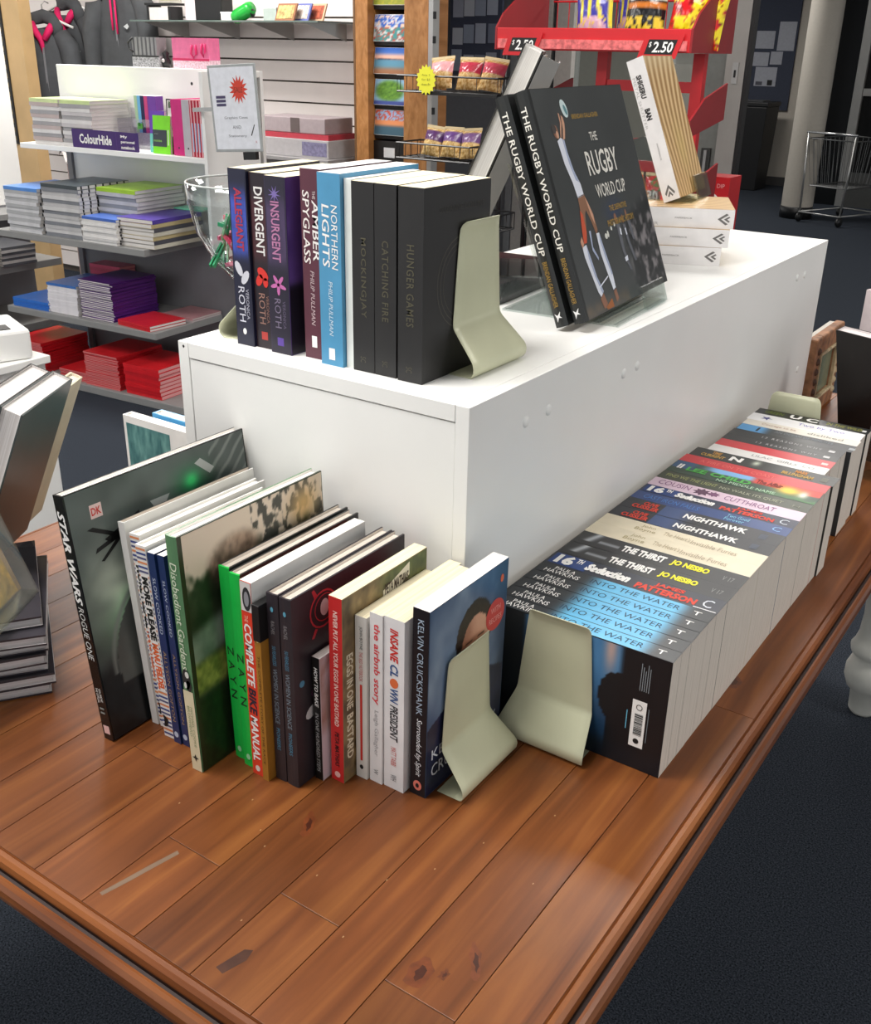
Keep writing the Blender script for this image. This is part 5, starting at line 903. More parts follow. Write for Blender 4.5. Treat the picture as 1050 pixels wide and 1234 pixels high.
# sign at the right end of the panel
m = Matrix.Translation((-3.150, 3.06, T+.352)) @ Matrix.Rotation(R(8), 4, 'Z') @ Matrix.Rotation(R(-3.5), 4, 'Y')
t = thing('promotional_sign', 'framed white sign with red starburst hanging at the right end of the gondola', 'sign', mtx=m)
bx('frame', 0, .225, 0, .006, 0, .315, mat('sign_frame', '#a4a8a8', .4), t, .002); bx('paper', .010, .215, -.0008, -.0001, .010, .305, mat('sign_paper', '#e6e9f0', .5), t)
FS = (Vector((0, -.0008, 0)), X3, Z3, -Y3)
patch(t, FS, star(.140, .225, .052, .030, 15, .85), ink('#d4402c'), 'starburst', .0006); lettering(t, FS, 'SALE', .118, .160, .214, .234, ink('#7a2a1c'), eps=.001, shear=.2)
for q_, s_ in enumerate(('Graphics Cases', 'AND', 'Stationery')): lettering(t, FS, s_, .060+.035*(q_ == 1)+.012*(q_ == 2), .170-.035*(q_ == 1)-.012*(q_ == 2), .118-.033*q_, .130-.033*q_, ink('#6d7078'), eps=.0006)
for q_ in range(3): patch(t, FS, rect(.03, .075, .195-.014*q_, .205-.014*q_), ink('#4a4466'), 'printed_band', .0006)
patch(t, FS, [(.178, .06), (.182, .058), (.200, .098), (.197, .1)], BK, 'printed_pen', .0006); lettering(t, FS, 'X', .196, .204, .032, .040, ink('#b03a4a'), eps=.0006)
bx('arm', -.098, .10, .0062, .0105, .150, .165, M_CHROME, t); bx('arm_foot', -.098, -.086, .0105, .060, .150, .165, M_CHROME, t)
bx('lower_clip', .13, .19, .0, .02, -.03, -.001, M_BLACK, t)
# ---------------------------------------------------------------- second gondola at far left, shelves facing right
g2 = thing('side_gondola', 'grey shelved gondola with a white board at the far left edge', 'shelving unit', (-5.08, 2.3, 0))
bx('board', -.03, 0, 0, 1.2, T-.06, T+1.0, M_WHITE, g2, .002); bx('lower_back_panel', -.03, 0, 0, 1.2, 0, T-.061, M_GREYD, g2)
bx('grey_shelf', 0, .22, 0, 1.2, T-.10, T-.07, M_GREY, g2, .002)
bx('grey_shelf', .001, .46, 0, 1.05, T-.31, T-.275, M_GREY, g2, .002); bx('grey_shelf', .001, .46, 0, 1.05, T-.615, T-.575, M_GREY, g2, .002); bx('base_shelf', .001, .46, 0, 1.05, 0, .10, M_GREY, g2)
def pile2(name, lab, cat, x, y, z, w_, d, n, t_, cvs, pgm, group):
    ms = [slab_mesh(name, w_, d, t_, c_, pgm, '+x') for c_ in cvs]
    for k in range(n):
        o = link(bpy.data.objects.new(name, ms[k % len(ms)])); o.location = (x+rng.uniform(-.004, .004), y+rng.uniform(-.004, .004), z+k*(t_+.0004)+.0003); o.rotation_euler = (0, 0, R(rng.uniform(-1, 1))); tag(o, lab, cat, group)
pile2('notebook', 'grey notebook in the stack at the left edge of the side gondola shelf', 'notebook', -4.72, 2.87, T-.275, .27, .20, 10, .013, [cov('#8f9088'), cov('#c9c6bf')], NB, 'grey notebooks on the side gondola')
pile2('notebook', 'dark notebook in the second stack on the side gondola shelf', 'notebook', -4.74, 3.10, T-.275, .27, .19, 7, .013, [cov('#55565a'), cov('#b9b5b2')], NB, 'dark notebooks on the side gondola')
pile('exercise_book', 'pink-red exercise book in the pile behind the blue notepads on the lower grey shelf', 'exercise book', -.70, .375, ZS2, .20, .10, 11, .0150, [cov('#c8506a'), cov('#b84a5e')], RP, 'pink-red exercise books at the back of the lower grey shelf', jit=.001)
# crumpled white wrapping and crates left of the gondola panel
t = thing('wrapping_pile', 'crumpled white plastic wrapping over wire basket left of the gondola', 'wrapping', (-4.95, 3.95, T+.0)); 
mb = MB(); vs = []; 
for i in range(14):
    for j in range(10): vs.append((i*.03-.2, j*.03-.15, .16+.10*math.sin(i*1.9+j)*math.cos(j*1.3)*.4+rng.uniform(-.012, .012)))
mb.add(vs, [(i*10+j, i*10+j+1, (i+1)*10+j+1, (i+1)*10+j) for i in range(13) for j in range(9)]); mb.obj('plastic_sheet', mat('white_film', '#d8d0cc', .35, .1), t)
bx('carton', -.2, .2, -.1, .15, -T, .11, mat('carton_pinkish', '#b59a94', .7, .1), t)
for k in range(7): MB().tube([(-.02+k*.03, -.13, -.15), (-.02+k*.03, -.135, .14)], .003, 6).obj('wire', M_BLACK, t)
MB().tube([(-.04, -.135, .12), (.2, -.135, .12)], .003, 6).obj('wire', M_BLACK, t)
# ================================================================== SLAT WALL GOODS
def hoodie(lab, x, y, z, w_, h, yaw, pink=True, cord=False, col='#4a4c4f'):
    t = thing('hoodie', lab, 'hoodie', (x, y, z), R(yaw)); m = mat('fleece_'+col, col, .9, .12, 20, .4, 300); mp_ = mat('pink_lining', '#d8185f', .8, .08)
    # body as a soft tapering sack with sleeves: rows of cross-sections from hem to shoulder
    mb = MB(); rows = []; nz, na = 14, 20
    for i in range(nz):
        f = i/(nz-1); hw = w_*(.46+.05*math.sin(f*3)-(.0 if f < .82 else (f-.82)*1.45)); dp = .055+.02*math.sin(f*3.1)
        for k in range(na):
            A = 2*math.pi*k/na; fold = 1+.16*math.sin(A*7+f*2.0)*(1-f*.6); rows.append((hw*math.cos(A)*(1+.03*math.sin(A*5)), dp*math.sin(A)*fold, -h+f*h))
    mb.add(rows, [(i*na+k, i*na+(k+1) % na, (i+1)*na+(k+1) % na, (i+1)*na+k) for i in range(nz-1) for k in range(na)]+[tuple(range(na)), tuple(range(nz*na-1, nz*na-na-1, -1))])
    mb.obj('body', m, t, True)
    for s_ in (-1, 1):
        MB().tube([(s_*w_*.30, -.01, -.03), (s_*w_*.46, -.03, -.10), (s_*w_*.53, -.05, -.24), (s_*w_*.55, -.05, -.40), (s_*w_*.53, -.055, -h*.86)], [.05, .062, .058, .05, .042], 12).obj('sleeve', m, t, True)
    mbh = MB(); mbh.tube([(-.075, -.02, -.05), (-.085, -.03, .01), (-.05, -.01, .055), (0, .01, .07), (.05, -.01, .055), (.085, -.03, .01), (.075, -.02, -.05)], [.03, .035, .038, .04, .038, .035, .03], 10); mbh.obj('hood', m, t, True)
    if pink:
        MB().tube([(-.06, -.03, .035), (-.045, -.055, -.005), (-.01, -.068, -.06), (.0, -.068, -.16)], [.016, .022, .018, .004], 10).obj('pink_lining', mp_, t, True); MB().tube([(.06, -.03, .035), (.045, -.055, -.0), (.01, -.068, -.06)], [.016, .022, .018], 10).obj('pink_lining', mp_, t, True)
    if cord:
        for q_ in (-.02, .012): MB().tube([(q_, -.085, .0), (q_+.006, -.09, -.14), (q_+.012, -.095, -.22-.02*(q_ > 0))], .006, 6).obj('drawstring', mp_, t, True)
    MB().box(-.006, .006, -.078, -.070, -h+.02, -.10).obj('zip', M_GREYD, t)
    patch(t, (Vector((0, -.082, 0)), X3, Z3, -Y3), [(.06, -.20), (.09, -.185), (.10, -.20), (.085, -.215)], ink('#b9bcbc'), 'chest_emblem')
    MB().tube([(0, .0, .07), (0, .0, .13), (.02, .0, .15), (.035, .02, .14)], .004, 6).obj('hanger_hook', M_CHROME, t, True); MB().tube([(-.17, 0, .01), (0, 0, .085), (.17, 0, .01)], .008, 6).obj('hanger', WH, t, True)
    return t
hoodie('dark grey hoodie with pink lining hanging at far left, nearer of the two', -5.78, 4.28, T+.80, .30, .66, 38)
hoodie('dark grey hoodie with pink lining on a white hanger, behind the far-left one', -5.78, 4.47, T+.88, .34, .68, 20)
hoodie('large charcoal hoodie with two long pink drawstrings on the slat wall', -5.27, 4.46, T+1.02, .40, .62, 8, pink=False, cord=True, col='#47494b')
sf = thing('glass_shelf', 'long glass shelf on brackets across the slat wall', 'shelf', (-4.38, 4.42, T+.852))
MB().box(-.60, .76, -.17, .165, -.008, 0).obj('glass_sheet', mat('shelf_glass', '#5d6a64', .1, .05), sf)
for x in (-.5, -.1, .3, .66): MB().prism([(-.16, -.0085), (.168, -.0085), (.168, -.09)], x, x+.004, mtx=Matrix(((0, 0, 1, 0), (1, 0, 0, 0), (0, 1, 0, 0), (0, 0, 0, 1)))).obj('bracket', M_CHROME, sf)
ZG = T+.8525
t = thing('ornament_box', 'small black box with cream lid on the glass shelf', 'box', (-4.94, 4.36, ZG)); bx('body', 0, .15, 0, .10, 0, .065, mat('box_cream', '#d8d2cc', .6), t); bx('dark_side', -.02, .0, .0, .09, 0, .075, M_BLACK, t); bx('dark_side', .1501, .17, 0, .09, 0, .07, M_BLACK, t); bx('lid', -.03, .18, -.005, .10, .0755, .087, M_BLACK, t)
t = thing('framed_print', 'picture frame with yellow green print on top of the small black box', 'framed print', (-4.90, 4.40, ZG+.0875)); bx('frame', 0, .17, 0, .01, 0, .12, mat('frame_pale', '#b8b3a6', .5), t); bx('print', .015, .155, -.002, -.0001, .015, .108, mat('meadow_print', '#b9c46a', .5, .5, 30), t)
t = thing('white_card', 'tall white gift card leaning at the wall on the glass shelf', 'card', (-4.74, 4.44, ZG)); bx('card', 0, .10, 0, .008, 0, .17, mat('card_pinkish', '#eadfe2', .5), t); bx('fold', 0, .10, .0085, .012, 0, .165, M_WHITE, t)
t = thing('binoculars', 'black binoculars case standing on the glass shelf', 'binoculars', (-4.60, 4.38, ZG))
bx('case', 0, .20, 0, .09, 0, .135, M_BLACK, t, .006); bx('case_lid', .0, .20, -.004, .094, .1355, .155, mat('case_dark', '#2b2b2c', .5), t, .006); MB().lathe([(0, .03), (.030, .03), (.034, 0)], 14, (.05, .045, .1552)).obj('barrel', M_BLACK, t, True); MB().lathe([(0, .03), (.030, .03), (.034, 0)], 14, (.15, .045, .1552)).obj('barrel', M_BLACK, t, True)
t = thing('small_box', 'small white box beside the green tin on the glass shelf', 'box', (-4.385, 4.36, ZG)); bx('body', 0, .085, 0, .06, 0, .034, M_WHITE, t); bx('lid', -.002, .087, -.002, .062, .0345, .042, M_WHITE, t)
t = thing('green_tin', 'bright green rounded tin lying on the glass shelf', 'tin', (-4.24, 4.38, ZG+.0375)); MB().lathe([(0, -.07), (.03, -.068), (.036, -.05), (.036, .05), (.03, .068), (0, .07)], 18).obj('body', mat('green_enamel', '#22a53c', .25), t, True).matrix_local = Matrix.Rotation(R(68), 4, 'Y'); MB().lathe([(0, .004), (.018, .004), (.02, 0)], 14).obj('end_cap', M_BLACK, t, True).matrix_local = Matrix.Translation((.066, 0, -.0)) @ Matrix.Rotation(R(90), 4, 'Y')
t = thing('clear_box', 'small clear box at the right part of the glass shelf', 'box', (-4.08, 4.36, ZG)); bx('body', 0, .09, 0, .06, 0, .055, mat('frost', '#a9b5ae', .3), t); bx('lid', -.001, .091, -.001, .061, .0555, .062, mat('frost2', '#c2cbc6', .3), t)
for k, (c_, lab) in enumerate([('#9a6a4e', 'brown edged picture card propped first on the glass shelf right end'), ('#6a74b0', 'blue framed picture card propped on the glass shelf right end'), ('#d9b090', 'peach picture card propped last on the glass shelf right end')]):
    t = thing('picture_card', lab, 'card', (-3.985+.07*k, 4.34+.03*k, ZG), R(-12)); t.rotation_euler[0] = R(-20); bx('frame', 0, .16, 0, .008, 0, .085, cov(c_), t); bx('print', .012, .148, -.002, -.0001, .01, .075, mat('card_print%d' % k, ['#c8a66a', '#d8c8c0', '#b0563c'][k], .5, .6, 40), t)
# grey cabinet with boxes right of the sign
t = thing('grey_cabinet', 'low grey cabinet below the slat wall carrying packaging boxes', 'cabinet', (-4.02, 4.12, 0)); bx('carcass', 0, .55, 0, .36, 0, T+.205, mat('cabinet_grey', '#6e6d6e', .5), t, .003); bx('worktop', -.01, .56, -.01, .37, T+.2055, T+.225, mat('cabinet_top', '#9b999a', .4), t, .002); bx('plinth', .02, .58, .01, .35, -.0+.001, .002, M_BLACK, t)
t = thing('packaging_box', 'long light grey packaging box with violet label, lower of the two', 'box', (-3.98, 4.15, T+.2255)); bx('body', 0, .49, 0, .26, 0, .085, mat('box_lightgrey', '#b1aeb0', .5), t, .002); bx('label', .32, .48, -.0015, -.0001, .01, .075, mat('violet_label', '#7c7896', .5, .3, 60), t)
t = thing('packaging_box', 'greyish pink packaging box with dark band and red base, upper of the two', 'box', (-3.97, 4.17, T+.3110)); bx('body', 0, .445, 0, .22, .0255, .100, mat('box_mauve', '#a39699', .5), t, .004); bx('base', 0, .47, -.004, .225, 0, .025, mat('box_red_base', '#b23a48', .4), t); bx('dark_band', .22, .28, -.0015, -.0001, .03, .098, mat('box_band', '#5f5352', .5), t)
# ================================================================== POSTCARD STAND
ps = thing('postcard_stand', 'tall beech-sided stand with black shelves of landscape calendars', 'display stand', (-3.35, 4.2, 0))
bx('side_panel', 0, .075, 0, .05, 0, 2.6, M_BEECH, ps, .002); bx('side_panel', .285, .42, 0, .05, 0, 2.6, M_BEECH, ps, .002); bx('side_return', .07, .075, .0501, .35, 0, 2.6, M_BEECH, ps); bx('side_return', .285, .29, .0501, .35, 0, 2.6, M_BEECH, ps); bx('back_board', .0755, .2845, .33, .35, 0, 2.6, M_BLACK, ps)
bx('edge_strip', -.012, -.001, .0, .05, 0, 2.6, mat('stand_edge', '#6b4b2c', .5), ps); bx('steel_strip', .4205, .445, .0, .05, 0, 2.6, M_CHROME, ps)
for k in range(12): bx('slot', .4455, .449, -.002, .02, 1.0+k*.1, 1.03+k*.1, M_BLACK, ps)
zl = [T+.918, T+.765, T+.625, T+.488, T+.352]
for z_ in zl: bx('shelf', .0755, .2845, .05, .329, z_-.018, z_, M_BLACK, ps)
bx('black_bin', .0755, .2845, .04, .329, 0, T+.325, M_BLACK, ps); bx('bin_label', .14, .205, .036, .0395, T+.25, T+.295, mat('bin_lab', '#c9c9ca', .5), ps)
def land(kind):
    def f(u, v):
        n = vn(u, v, 8, kind*3+1); n2 = vn(u, v, 22, kind+9); sky = mixc(hexa('8fb8e0'), hexa('2f5fb8'), v); c = sky
        if kind == 0: c = mixc(mixc(hexa('c9b02a'), hexa('5a7a2a'), n2), mixc(sky, hexa('6a3a7a'), sm(.65-v, 0, .15)), sm(v+.2*(n-.5), .38, .45))
        if kind == 1: c = mixc(mixc(hexa('3a8a8a'), hexa('c04a3a'), sm(n2, .4, .7)), mixc(hexa('2f5fb8'), hexa('e8c8b0'), sm(n2, .5, .6)), sm(v, .5, .55)); c = mixc(c, hexa('eee'+'eee'), (n > .62)*.7)
        if kind == 2: c = mixc(mixc(hexa('9a6a4a'), hexa('5a8fa8'), sm(v, .1, .35)), mixc(hexa('2c3f5a'), mixc(hexa('f0b8a0'), sky, sm(v, .65, .85)), sm(v+.1*n, .58, .66)), sm(v, .5, .55))
        if kind == 3: c = mixc(hexa('8fb8d8'), mixc(hexa('2f5a1a'), hexa('7aa83a'), n2), sm(.42-np.hypot((u-.45)*1.0, (v-.55)), -.1, .1)); c = mixc(c, hexa('3a4a8a'), sm(.2-v, 0, .05))
        if kind == 4: c = mixc(mixc(hexa('3a5a6a'), hexa('d88a5a'), sm(v, .3, .45)), mixc(hexa('c04a2a'), hexa('7fb0d8'), sm(n2, .4, .6)), sm(v, .55, .65))
        return c
    return f
names = ['yellow rapeseed hills', 'colourful village scenes', 'blue lake at dusk', 'green island tree', 'orange bay']
for k, z_ in enumerate(zl):
    h_ = .115; m = Matrix.Translation((-3.35+.080, 4.235, z_+.0003)) @ Matrix.Rotation(R(-8), 4, 'X'); t = thing('calendar', 'landscape calendar with '+names[k]+' on the beech-sided stand', 'calendar', mtx=m, group='calendars in the beech-sided stand')
    bx('card_stack', 0, .200, 0, .018, 0, h_, M_WHITE, t); paint(t, F0, .001, .199, .001, h_-.001, 24, 16, land(k), name='picture')
# ================================================================== WIRE RACK WITH SNACK BAGS
rk = thing('wire_rack', 'black wire snack rack with sloping baskets behind the top row of novels', 'rack', (-2.60, 4.1, 0))
for x in (-.02, .12): MB().tube([(x, .26, 0.02), (x, .26, 1.62)], .011, 8).obj('post', M_BLACK, rk, True)
MB().box(-.25, .25, -.2, .3, 0, .02).obj('base', M_BLACK, rk)
def basket(x0, x1, z, h_, y0=-.12, y1=.07):
    mb = MB()
    for zz in (z, z+h_): mb.tube([(x0, y0, zz), (x1, y0, zz), (x1, y1, zz), (x0, y1, zz), (x0, y0, zz)], .004, 5)
    n = 5
    for k in range(n+1):
        x = x0+(x1-x0)*k/n; mb.tube([(x, y0, z+h_), (x, y0, z), (x, y1, z), (x, y1, z+h_)], .0025, 4)
    for k in range(4): y = y0+(y1-y0)*(k+.5)/4; mb.tube([(x0, y, z+h_), (x0, y, z), (x1, y, z), (x1, y, z+h_)], .0025, 4)
    o = mb.obj('wire_basket', M_WIRE, rk); o['kind'] = 'stuff'
basket(-.34, .18, T+.565, .065); basket(-.345, .05, T+.285, .065); basket(-.33, .18, T+.0, .07)
bx('basket_rim', -.20, .18, -.125, -.121, T+.555, T+.568, M_BLACK, rk)
def bag(lab, mtx, w_, h_, d_, fn, name='snack_bag', group=None, cat='snack bag', crimp=.5):
    t = thing(name, lab, cat, group=group, mtx=mtx); nx, ny = 22, 26
    P = []; C_ = []
    for side in (-1, 1):
        u, v = np.meshgrid(np.linspace(0, 1, nx+1), np.linspace(0, 1, ny+1), indexing='ij')
        bul = (np.sin(np.pi*u)**.6)*(np.clip(np.sin(np.pi*v), 0, 1)**.7); wob = (vn(u+.1*side, v, 9, 3)-.5)*.35+(vn(u, v, 18, 5)-.5)*.15
        y = side*d_*.5*bul*(1+wob); x = (u-.5)*w_*(1-.10*np.sin(np.pi*v)); z = v*h_
        P.append(np.stack([x, y, z], -1).reshape(-1, 3)); C_.append(np.clip(fn(u if side < 0 else 1-u, v), 0, 1).reshape(-1, 3))
    idx = np.arange((nx+1)*(ny+1)).reshape(nx+1, ny+1); f = np.stack([idx[:-1, :-1], idx[1:, :-1], idx[1:, 1:], idx[:-1, 1:]], -1).reshape(-1, 4); N_ = (nx+1)*(ny+1)
    me = bpy.data.meshes.new('bag_film'); me.from_pydata(np.concatenate(P).tolist(), [], f.tolist()+(f[:, ::-1]+N_).tolist()); c = np.concatenate(C_); c = np.where(c <= .04045, c/12.92, ((c+.055)/1.055)**2.4)
    at = me.color_attributes.new('print', 'FLOAT_COLOR', 'POINT'); at.data.foreach_set('color', np.concatenate([c, np.ones((len(c), 1))], 1).ravel().astype(np.float32)); me.materials.append(paintmat(.22)); me.polygons.foreach_set('use_smooth', [True]*len(me.polygons))
    link(bpy.data.objects.new('bag_film', me), t)
    mb = MB(); mb.box(-w_*.5, w_*.5, -.0015, .0015, h_, h_+.012); mb.obj('crimped_seal', cov('#c9b58a'), t); return t
def f_swt(c0, c1, c2): return lambda u, v: mixc(mixc(hexa(c0), hexa(c1), sm(vn(u*2, v*2, 12, 4), .4, .6)), hexa(c2), sm(v, .5, .55)*(.7+.3*vn(u, v, 10, 3))*sm(.92-v, 0, .05))
for k in range(3):
    m = Matrix.Translation((-2.77+.125*k+.02, 4.04+.02*(k % 2), T+.578)) @ Matrix.Rotation(R(-6+6*k), 4, 'Y') @ Matrix.Rotation(R(-18), 4, 'X')
    bag(['golden nut bag with crimson label at the left of the upper wire basket', 'golden nut bag with crimson label in the middle of the upper wire basket', 'golden nut bag with crimson label at the right of the upper wire basket'][k], m, .122, .125, .075, f_swt('b98a4a', 'e0c08a', ['e8a8b8', 'b8284a', 'c03a5a'][k]), group='nut bags in the upper wire basket')
for k in range(3):
    m = Matrix.Translation((-2.80+.105*k, 4.04, T+.298)) @ Matrix.Rotation(R(5-5*k), 4, 'Y') @ Matrix.Rotation(R(-18), 4, 'X')
    bag(['golden snack bag with purple label at the left of the lower wire basket', 'golden snack bag with purple label in the middle of the lower wire basket', 'golden snack bag with purple label at the right of the lower wire basket'][k], m, .103, .120, .07, f_swt('b9904e', 'e6c88e', ['4a2a6a', '5a3a8a', '6a4a8a'][k]), group='snack bags in the lower wire basket')
t = thing('price_star', 'yellow starburst price card clipped on the upper wire basket', 'price card', (-2.775, 3.965, T+.585))
mb = MB(); mb.prism(star(0, .03, .062, .050, 16, .85), 0, .002, mtx=sw); mb.obj('card', ink('#e8e63a'), t); F1 = (Vector((0, 0, 0)), X3, Z3, -Y3)
for q_, s_ in enumerate(('Any 2', 'for $5', 'each')): lettering(t, F1, s_, -.022, .022, .044-.018*q_, .054-.018*q_, ink('#8a8a1a'), eps=.0008)
# ================================================================== WINDOW WALL, NOTICE BOARD, DOORS
nb = thing('notice_board', 'dark blue notice board crowded with pinned papers behind the wire rack', 'notice board', (-4.25, 6.35, 0)); bx('board', 0, .40, 0, .02, T+.55, T+1.25, mat('board_blue', '#4a5064', .9), nb)
for k in range(13):
    x = .02+.092*(k % 4)+rng.uniform(-.008, .008); z_ = T+.60+.165*(k//4)+rng.uniform(-.01, .01); hh = rng.uniform(.10, .15); c_ = ['#a4afc4', '#b9c2d4', '#8a93a8', '#aeb4c6', '#ccd2de'][k % 5]
    bx('paper', x, x+.082, -.002-.0006*k, -.0012-.0006*k, z_, z_+hh, ink(c_), nb)
wf = struct(bx('window_1', -4.45, -3.80, 6.45, 6.50, 0, CEIL, mat('partition_grey', '#7f8288', .7, .05), None))
for k, (x, w_, c_) in enumerate([(-3.80, .05, '#8a8d90'), (-3.74, .10, '#b9b6b2'), (-3.63, .015, '#2c2f31'), (-3.61, .11, '#c4beb8'), (-3.49, .015, '#34383a'), (-3.47, .12, '#c6c0ba')]):
    bx('mullion', x, x+w_-.002, 6.40, 6.52, 0, CEIL, mat('mull_'+c_, c_, .5), wf)
MB().box(-3.35, -2.40, 6.45, 6.46, 0, CEIL).obj('glass_pane', M_GLASS, wf)
bx('pane_frame', -3.35, -2.40, 6.43, 6.48, .0, .12, M_CHROME, wf)
dr = struct(bx('door_1', -2.035, -1.935, 5.58, 5.64, 0, CEIL, mat('door_aluminium', '#a8a5a0', .35, .05, 10, metal=.3), None))
bx('door_edge', -1.934, -1.915, 5.585, 5.635, 0, CEIL, M_BLACK, dr); bx('door_stile', -2.20, -2.0355, 5.62, 5.66, 0, CEIL, mat('stile_grey', '#7d807c', .4), dr)
bx('lock_plate', -1.995, -1.965, 5.572, 5.5799, T+.60, T+.70, M_CHROME, dr); bx('keyhole', -1.985, -1.975, 5.569, 5.5719, T+.63, T+.665, M_BLACK, dr); bx('pull_handle', -2.12, -2.07, 5.60, 5.6199, T+.12, T+.28, mat('recess_dark', '#3b3c3a', .4), dr); bx('handle_grip', -2.10, -2.085, 5.585, 5.5999, T+.13, T+.27, M_CHROME, dr)
# pin board in the corridor
pb = thing('pin_board', 'blue-grey pin board with white papers on the corridor wall', 'notice board', (-4.66, 13.26, 0)); bx('board', 0, .64, 0, .03, T+.12, T+1.75, mat('pin_blue', '#3e4352', .9), pb)
for a_ in [(.16, .38, .79, .98), (.42, .62, .77, 1.08), (.14, .34, .60, .75), (.36, .50, .62, .76), (.20, .46, .38, .59)]: bx('paper', a_[0], a_[1], -.004, -.0005, T+a_[2], T+a_[3], mat('pinned_white', '#a9abb4', .7), pb)
bx('dark_print', .36, .42, -.006, -.0041, T+.39, T+.45, M_BLACK, pb); bx('dark_print', .22, .30, -.006, -.0041, T+.39, T+.43, mat('print_grey', '#50505a', .6), pb)
bn = thing('waste_bin', 'tall black swing-top waste bin against the corridor wall', 'bin', (-4.27, 12.75, 0)); m_ = mat('bin_black', '#131315', .5); mb = MB(); mb.add([(-.24, -.2, 0), (.22, -.2, 0), (.22, .2, 0), (-.24, .2, 0), (-.27, -.23, .92), (.25, -.23, .92), (.25, .23, .92), (-.27, .23, .92)], [(0, 1, 2, 3), (4, 5, 6, 7), (0, 1, 5, 4), (1, 2, 6, 5), (2, 3, 7, 6), (3, 0, 4, 7)]); mb.obj('body', m_, bn, bevel=.01); bx('lid', -.28, .26, -.24, .24, .9205, .97, m_, bn, .01); bx('lid_flap', -.16, .16, -.12, .12, .9705, .985, mat('lid_grey', '#4b4c4e', .3), bn)
# dark glass doors + trolley at far right
gd = struct(bx('door_2', -2.95, -2.86, 11.9, 11.98, 0, CEIL, M_CHROME, None)); bx('jamb', -3.32, -3.22, 11.9, 11.98, 0, CEIL, mat('jamb_dark', '#2c2c2c', .5), gd)
bx('dark_glass', -3.20, -2.955, 11.93, 11.94, 0, CEIL, mat('night_glass', '#151617', .08), gd); bx('dark_glass', -2.855, -.9, 11.93, 11.94, .0, CEIL, mat('night_glass', '#151617', .08), gd); bx('mid_rail', -2.855, -.9, 11.9, 11.9299, T+.36, T+.43, M_CHROME, gd); bx('low_panel', -2.855, -.9, 11.89, 11.9299, .0, .35, mat('door_low', '#3a3b3a', .5), gd)
bx('poster', -2.80, -2.60, 11.88, 11.8999, T+1.0, T+1.25, mat('door_poster', '#6a6b66', .5, .2, 30), gd)
tr = thing('shopping_trolley', 'chrome wire shopping trolley parked by the dark glass doors', 'trolley', (-2.60, 10.75, 0), R(-18)); tr.scale = (.9, .9, .80); mb = MB()
for z_, s0, s1 in ((.42, .22, .30), (.95, .28, .36)): mb.tube([(-s0, -s1, z_), (s0, -s1, z_), (s0, s1, z_), (-s0, s1, z_), (-s0, -s1, z_)], .008, 6)
for k in range(10):
    f = k/9*2-1; mb.tube([(f*.22, -.30, .42), (f*.28, -.36, .95)], .003, 4); mb.tube([(f*.22, .30, .42), (f*.28, .36, .95)], .003, 4); mb.tube([(-.22, f*.30, .42), (-.28, f*.36, .95)], .003, 4); mb.tube([(.22, f*.30, .42), (.28, f*.36, .95)], .003, 4); mb.tube([(-.22, f*.3, .42), (.22, f*.3, .42)], .003, 4)
mb.obj('wire_basket', mat('trolley_wire', '#6f7070', .35, metal=.7), tr)['kind'] = 'stuff'
MB().tube([(-.29, -.38, 1.02), (.29, -.38, 1.02)], .014, 8).obj('push_handle', mat('handle_bright', '#c9cbcb', .2, metal=.8), tr, True)
MB().tube([(-.24, -.40, .12), (-.24, .40, .10), (.24, .40, .10), (.24, -.40, .12), (-.24, -.40, .12)], .010, 6).obj('lower_frame', M_CHROME, tr, True)
for x in (-.24, .24): MB().tube([(x, -.38, .12), (x*1.15, -.38, 1.02)], .010, 6).obj('upright', M_CHROME, tr, True)
for x, y in ((-.24, -.38), (.24, -.38), (-.24, .38), (.24, .38)): MB().lathe([(0, -.014), (.05, -.014), (.055, 0), (.05, .014), (0, .014)], 16).obj('wheel', M_BLACK, tr, True).matrix_local = Matrix.Translation((x, y, .056)) @ Matrix.Rotation(R(90), 4, 'Y')
# ================================================================== RED SNACK STAND
rs = thing('snack_stand', 'red metal snack stand with price tags behind the sports photo books', 'display stand', (0, 0, 0)); Y0 = 3.9
def z_(a_): return T+a_
bx('tray_front', -2.385, -1.565, Y0, Y0+.012, z_(.742), z_(.822), M_RED, rs, .003); bx('tray_floor', -2.38, -1.57, Y0+.0125, Y0+.42, z_(.742), z_(.755), M_REDD, rs)
bx('ticket_strip', -2.375, -1.575, Y0-.006, Y0-.0001, z_(.748), z_(.782), mat('ticket_strip', '#d86a6a', .2, .35, 60), rs)
qa = [(0, .742), (0, .822), (.05, .875), (.14, .925), (.30, .955), (.42, .96), (.42, .742)]
for x in (-2.393, -1.565): MB().prism([(Y0+p_[0], T+p_[1]) for p_ in qa], x, x+.008, mtx=Matrix(((0, 0, 1, 0), (1, 0, 0, 0), (0, 1, 0, 0), (0, 0, 0, 1)))).obj('side_cheek', M_REDD, rs)
mb = MB()
for k in range(15): mb.tube([(-2.34+k*.055, Y0+.415, z_(.755)), (-2.34+k*.055, Y0+.415, z_(.93))], .0025, 4)
mb.tube([(-2.36, Y0+.415, z_(.93)), (-1.57, Y0+.415, z_(.93))], .004, 5); mb.obj('back_wires', M_RED, rs)['kind'] = 'stuff'
for x in (-2.03, -1.625): bx('post', x, x+.045, Y0+.20, Y0+.235, .03, z_(.741), M_RED, rs)
for zz in (.60, .30): bx('crossbar', -1.984, -1.626, Y0+.205, Y0+.23, z_(zz), z_(zz+.04), M_RED, rs)
bx('crossbar', -2.30, -2.031, Y0+.205, Y0+.23, z_(.30), z_(.34), M_REDD, rs)
cheek = [(0, .0), (.0, .06), (.12, .13), (.34, .18), (.34, .05)]
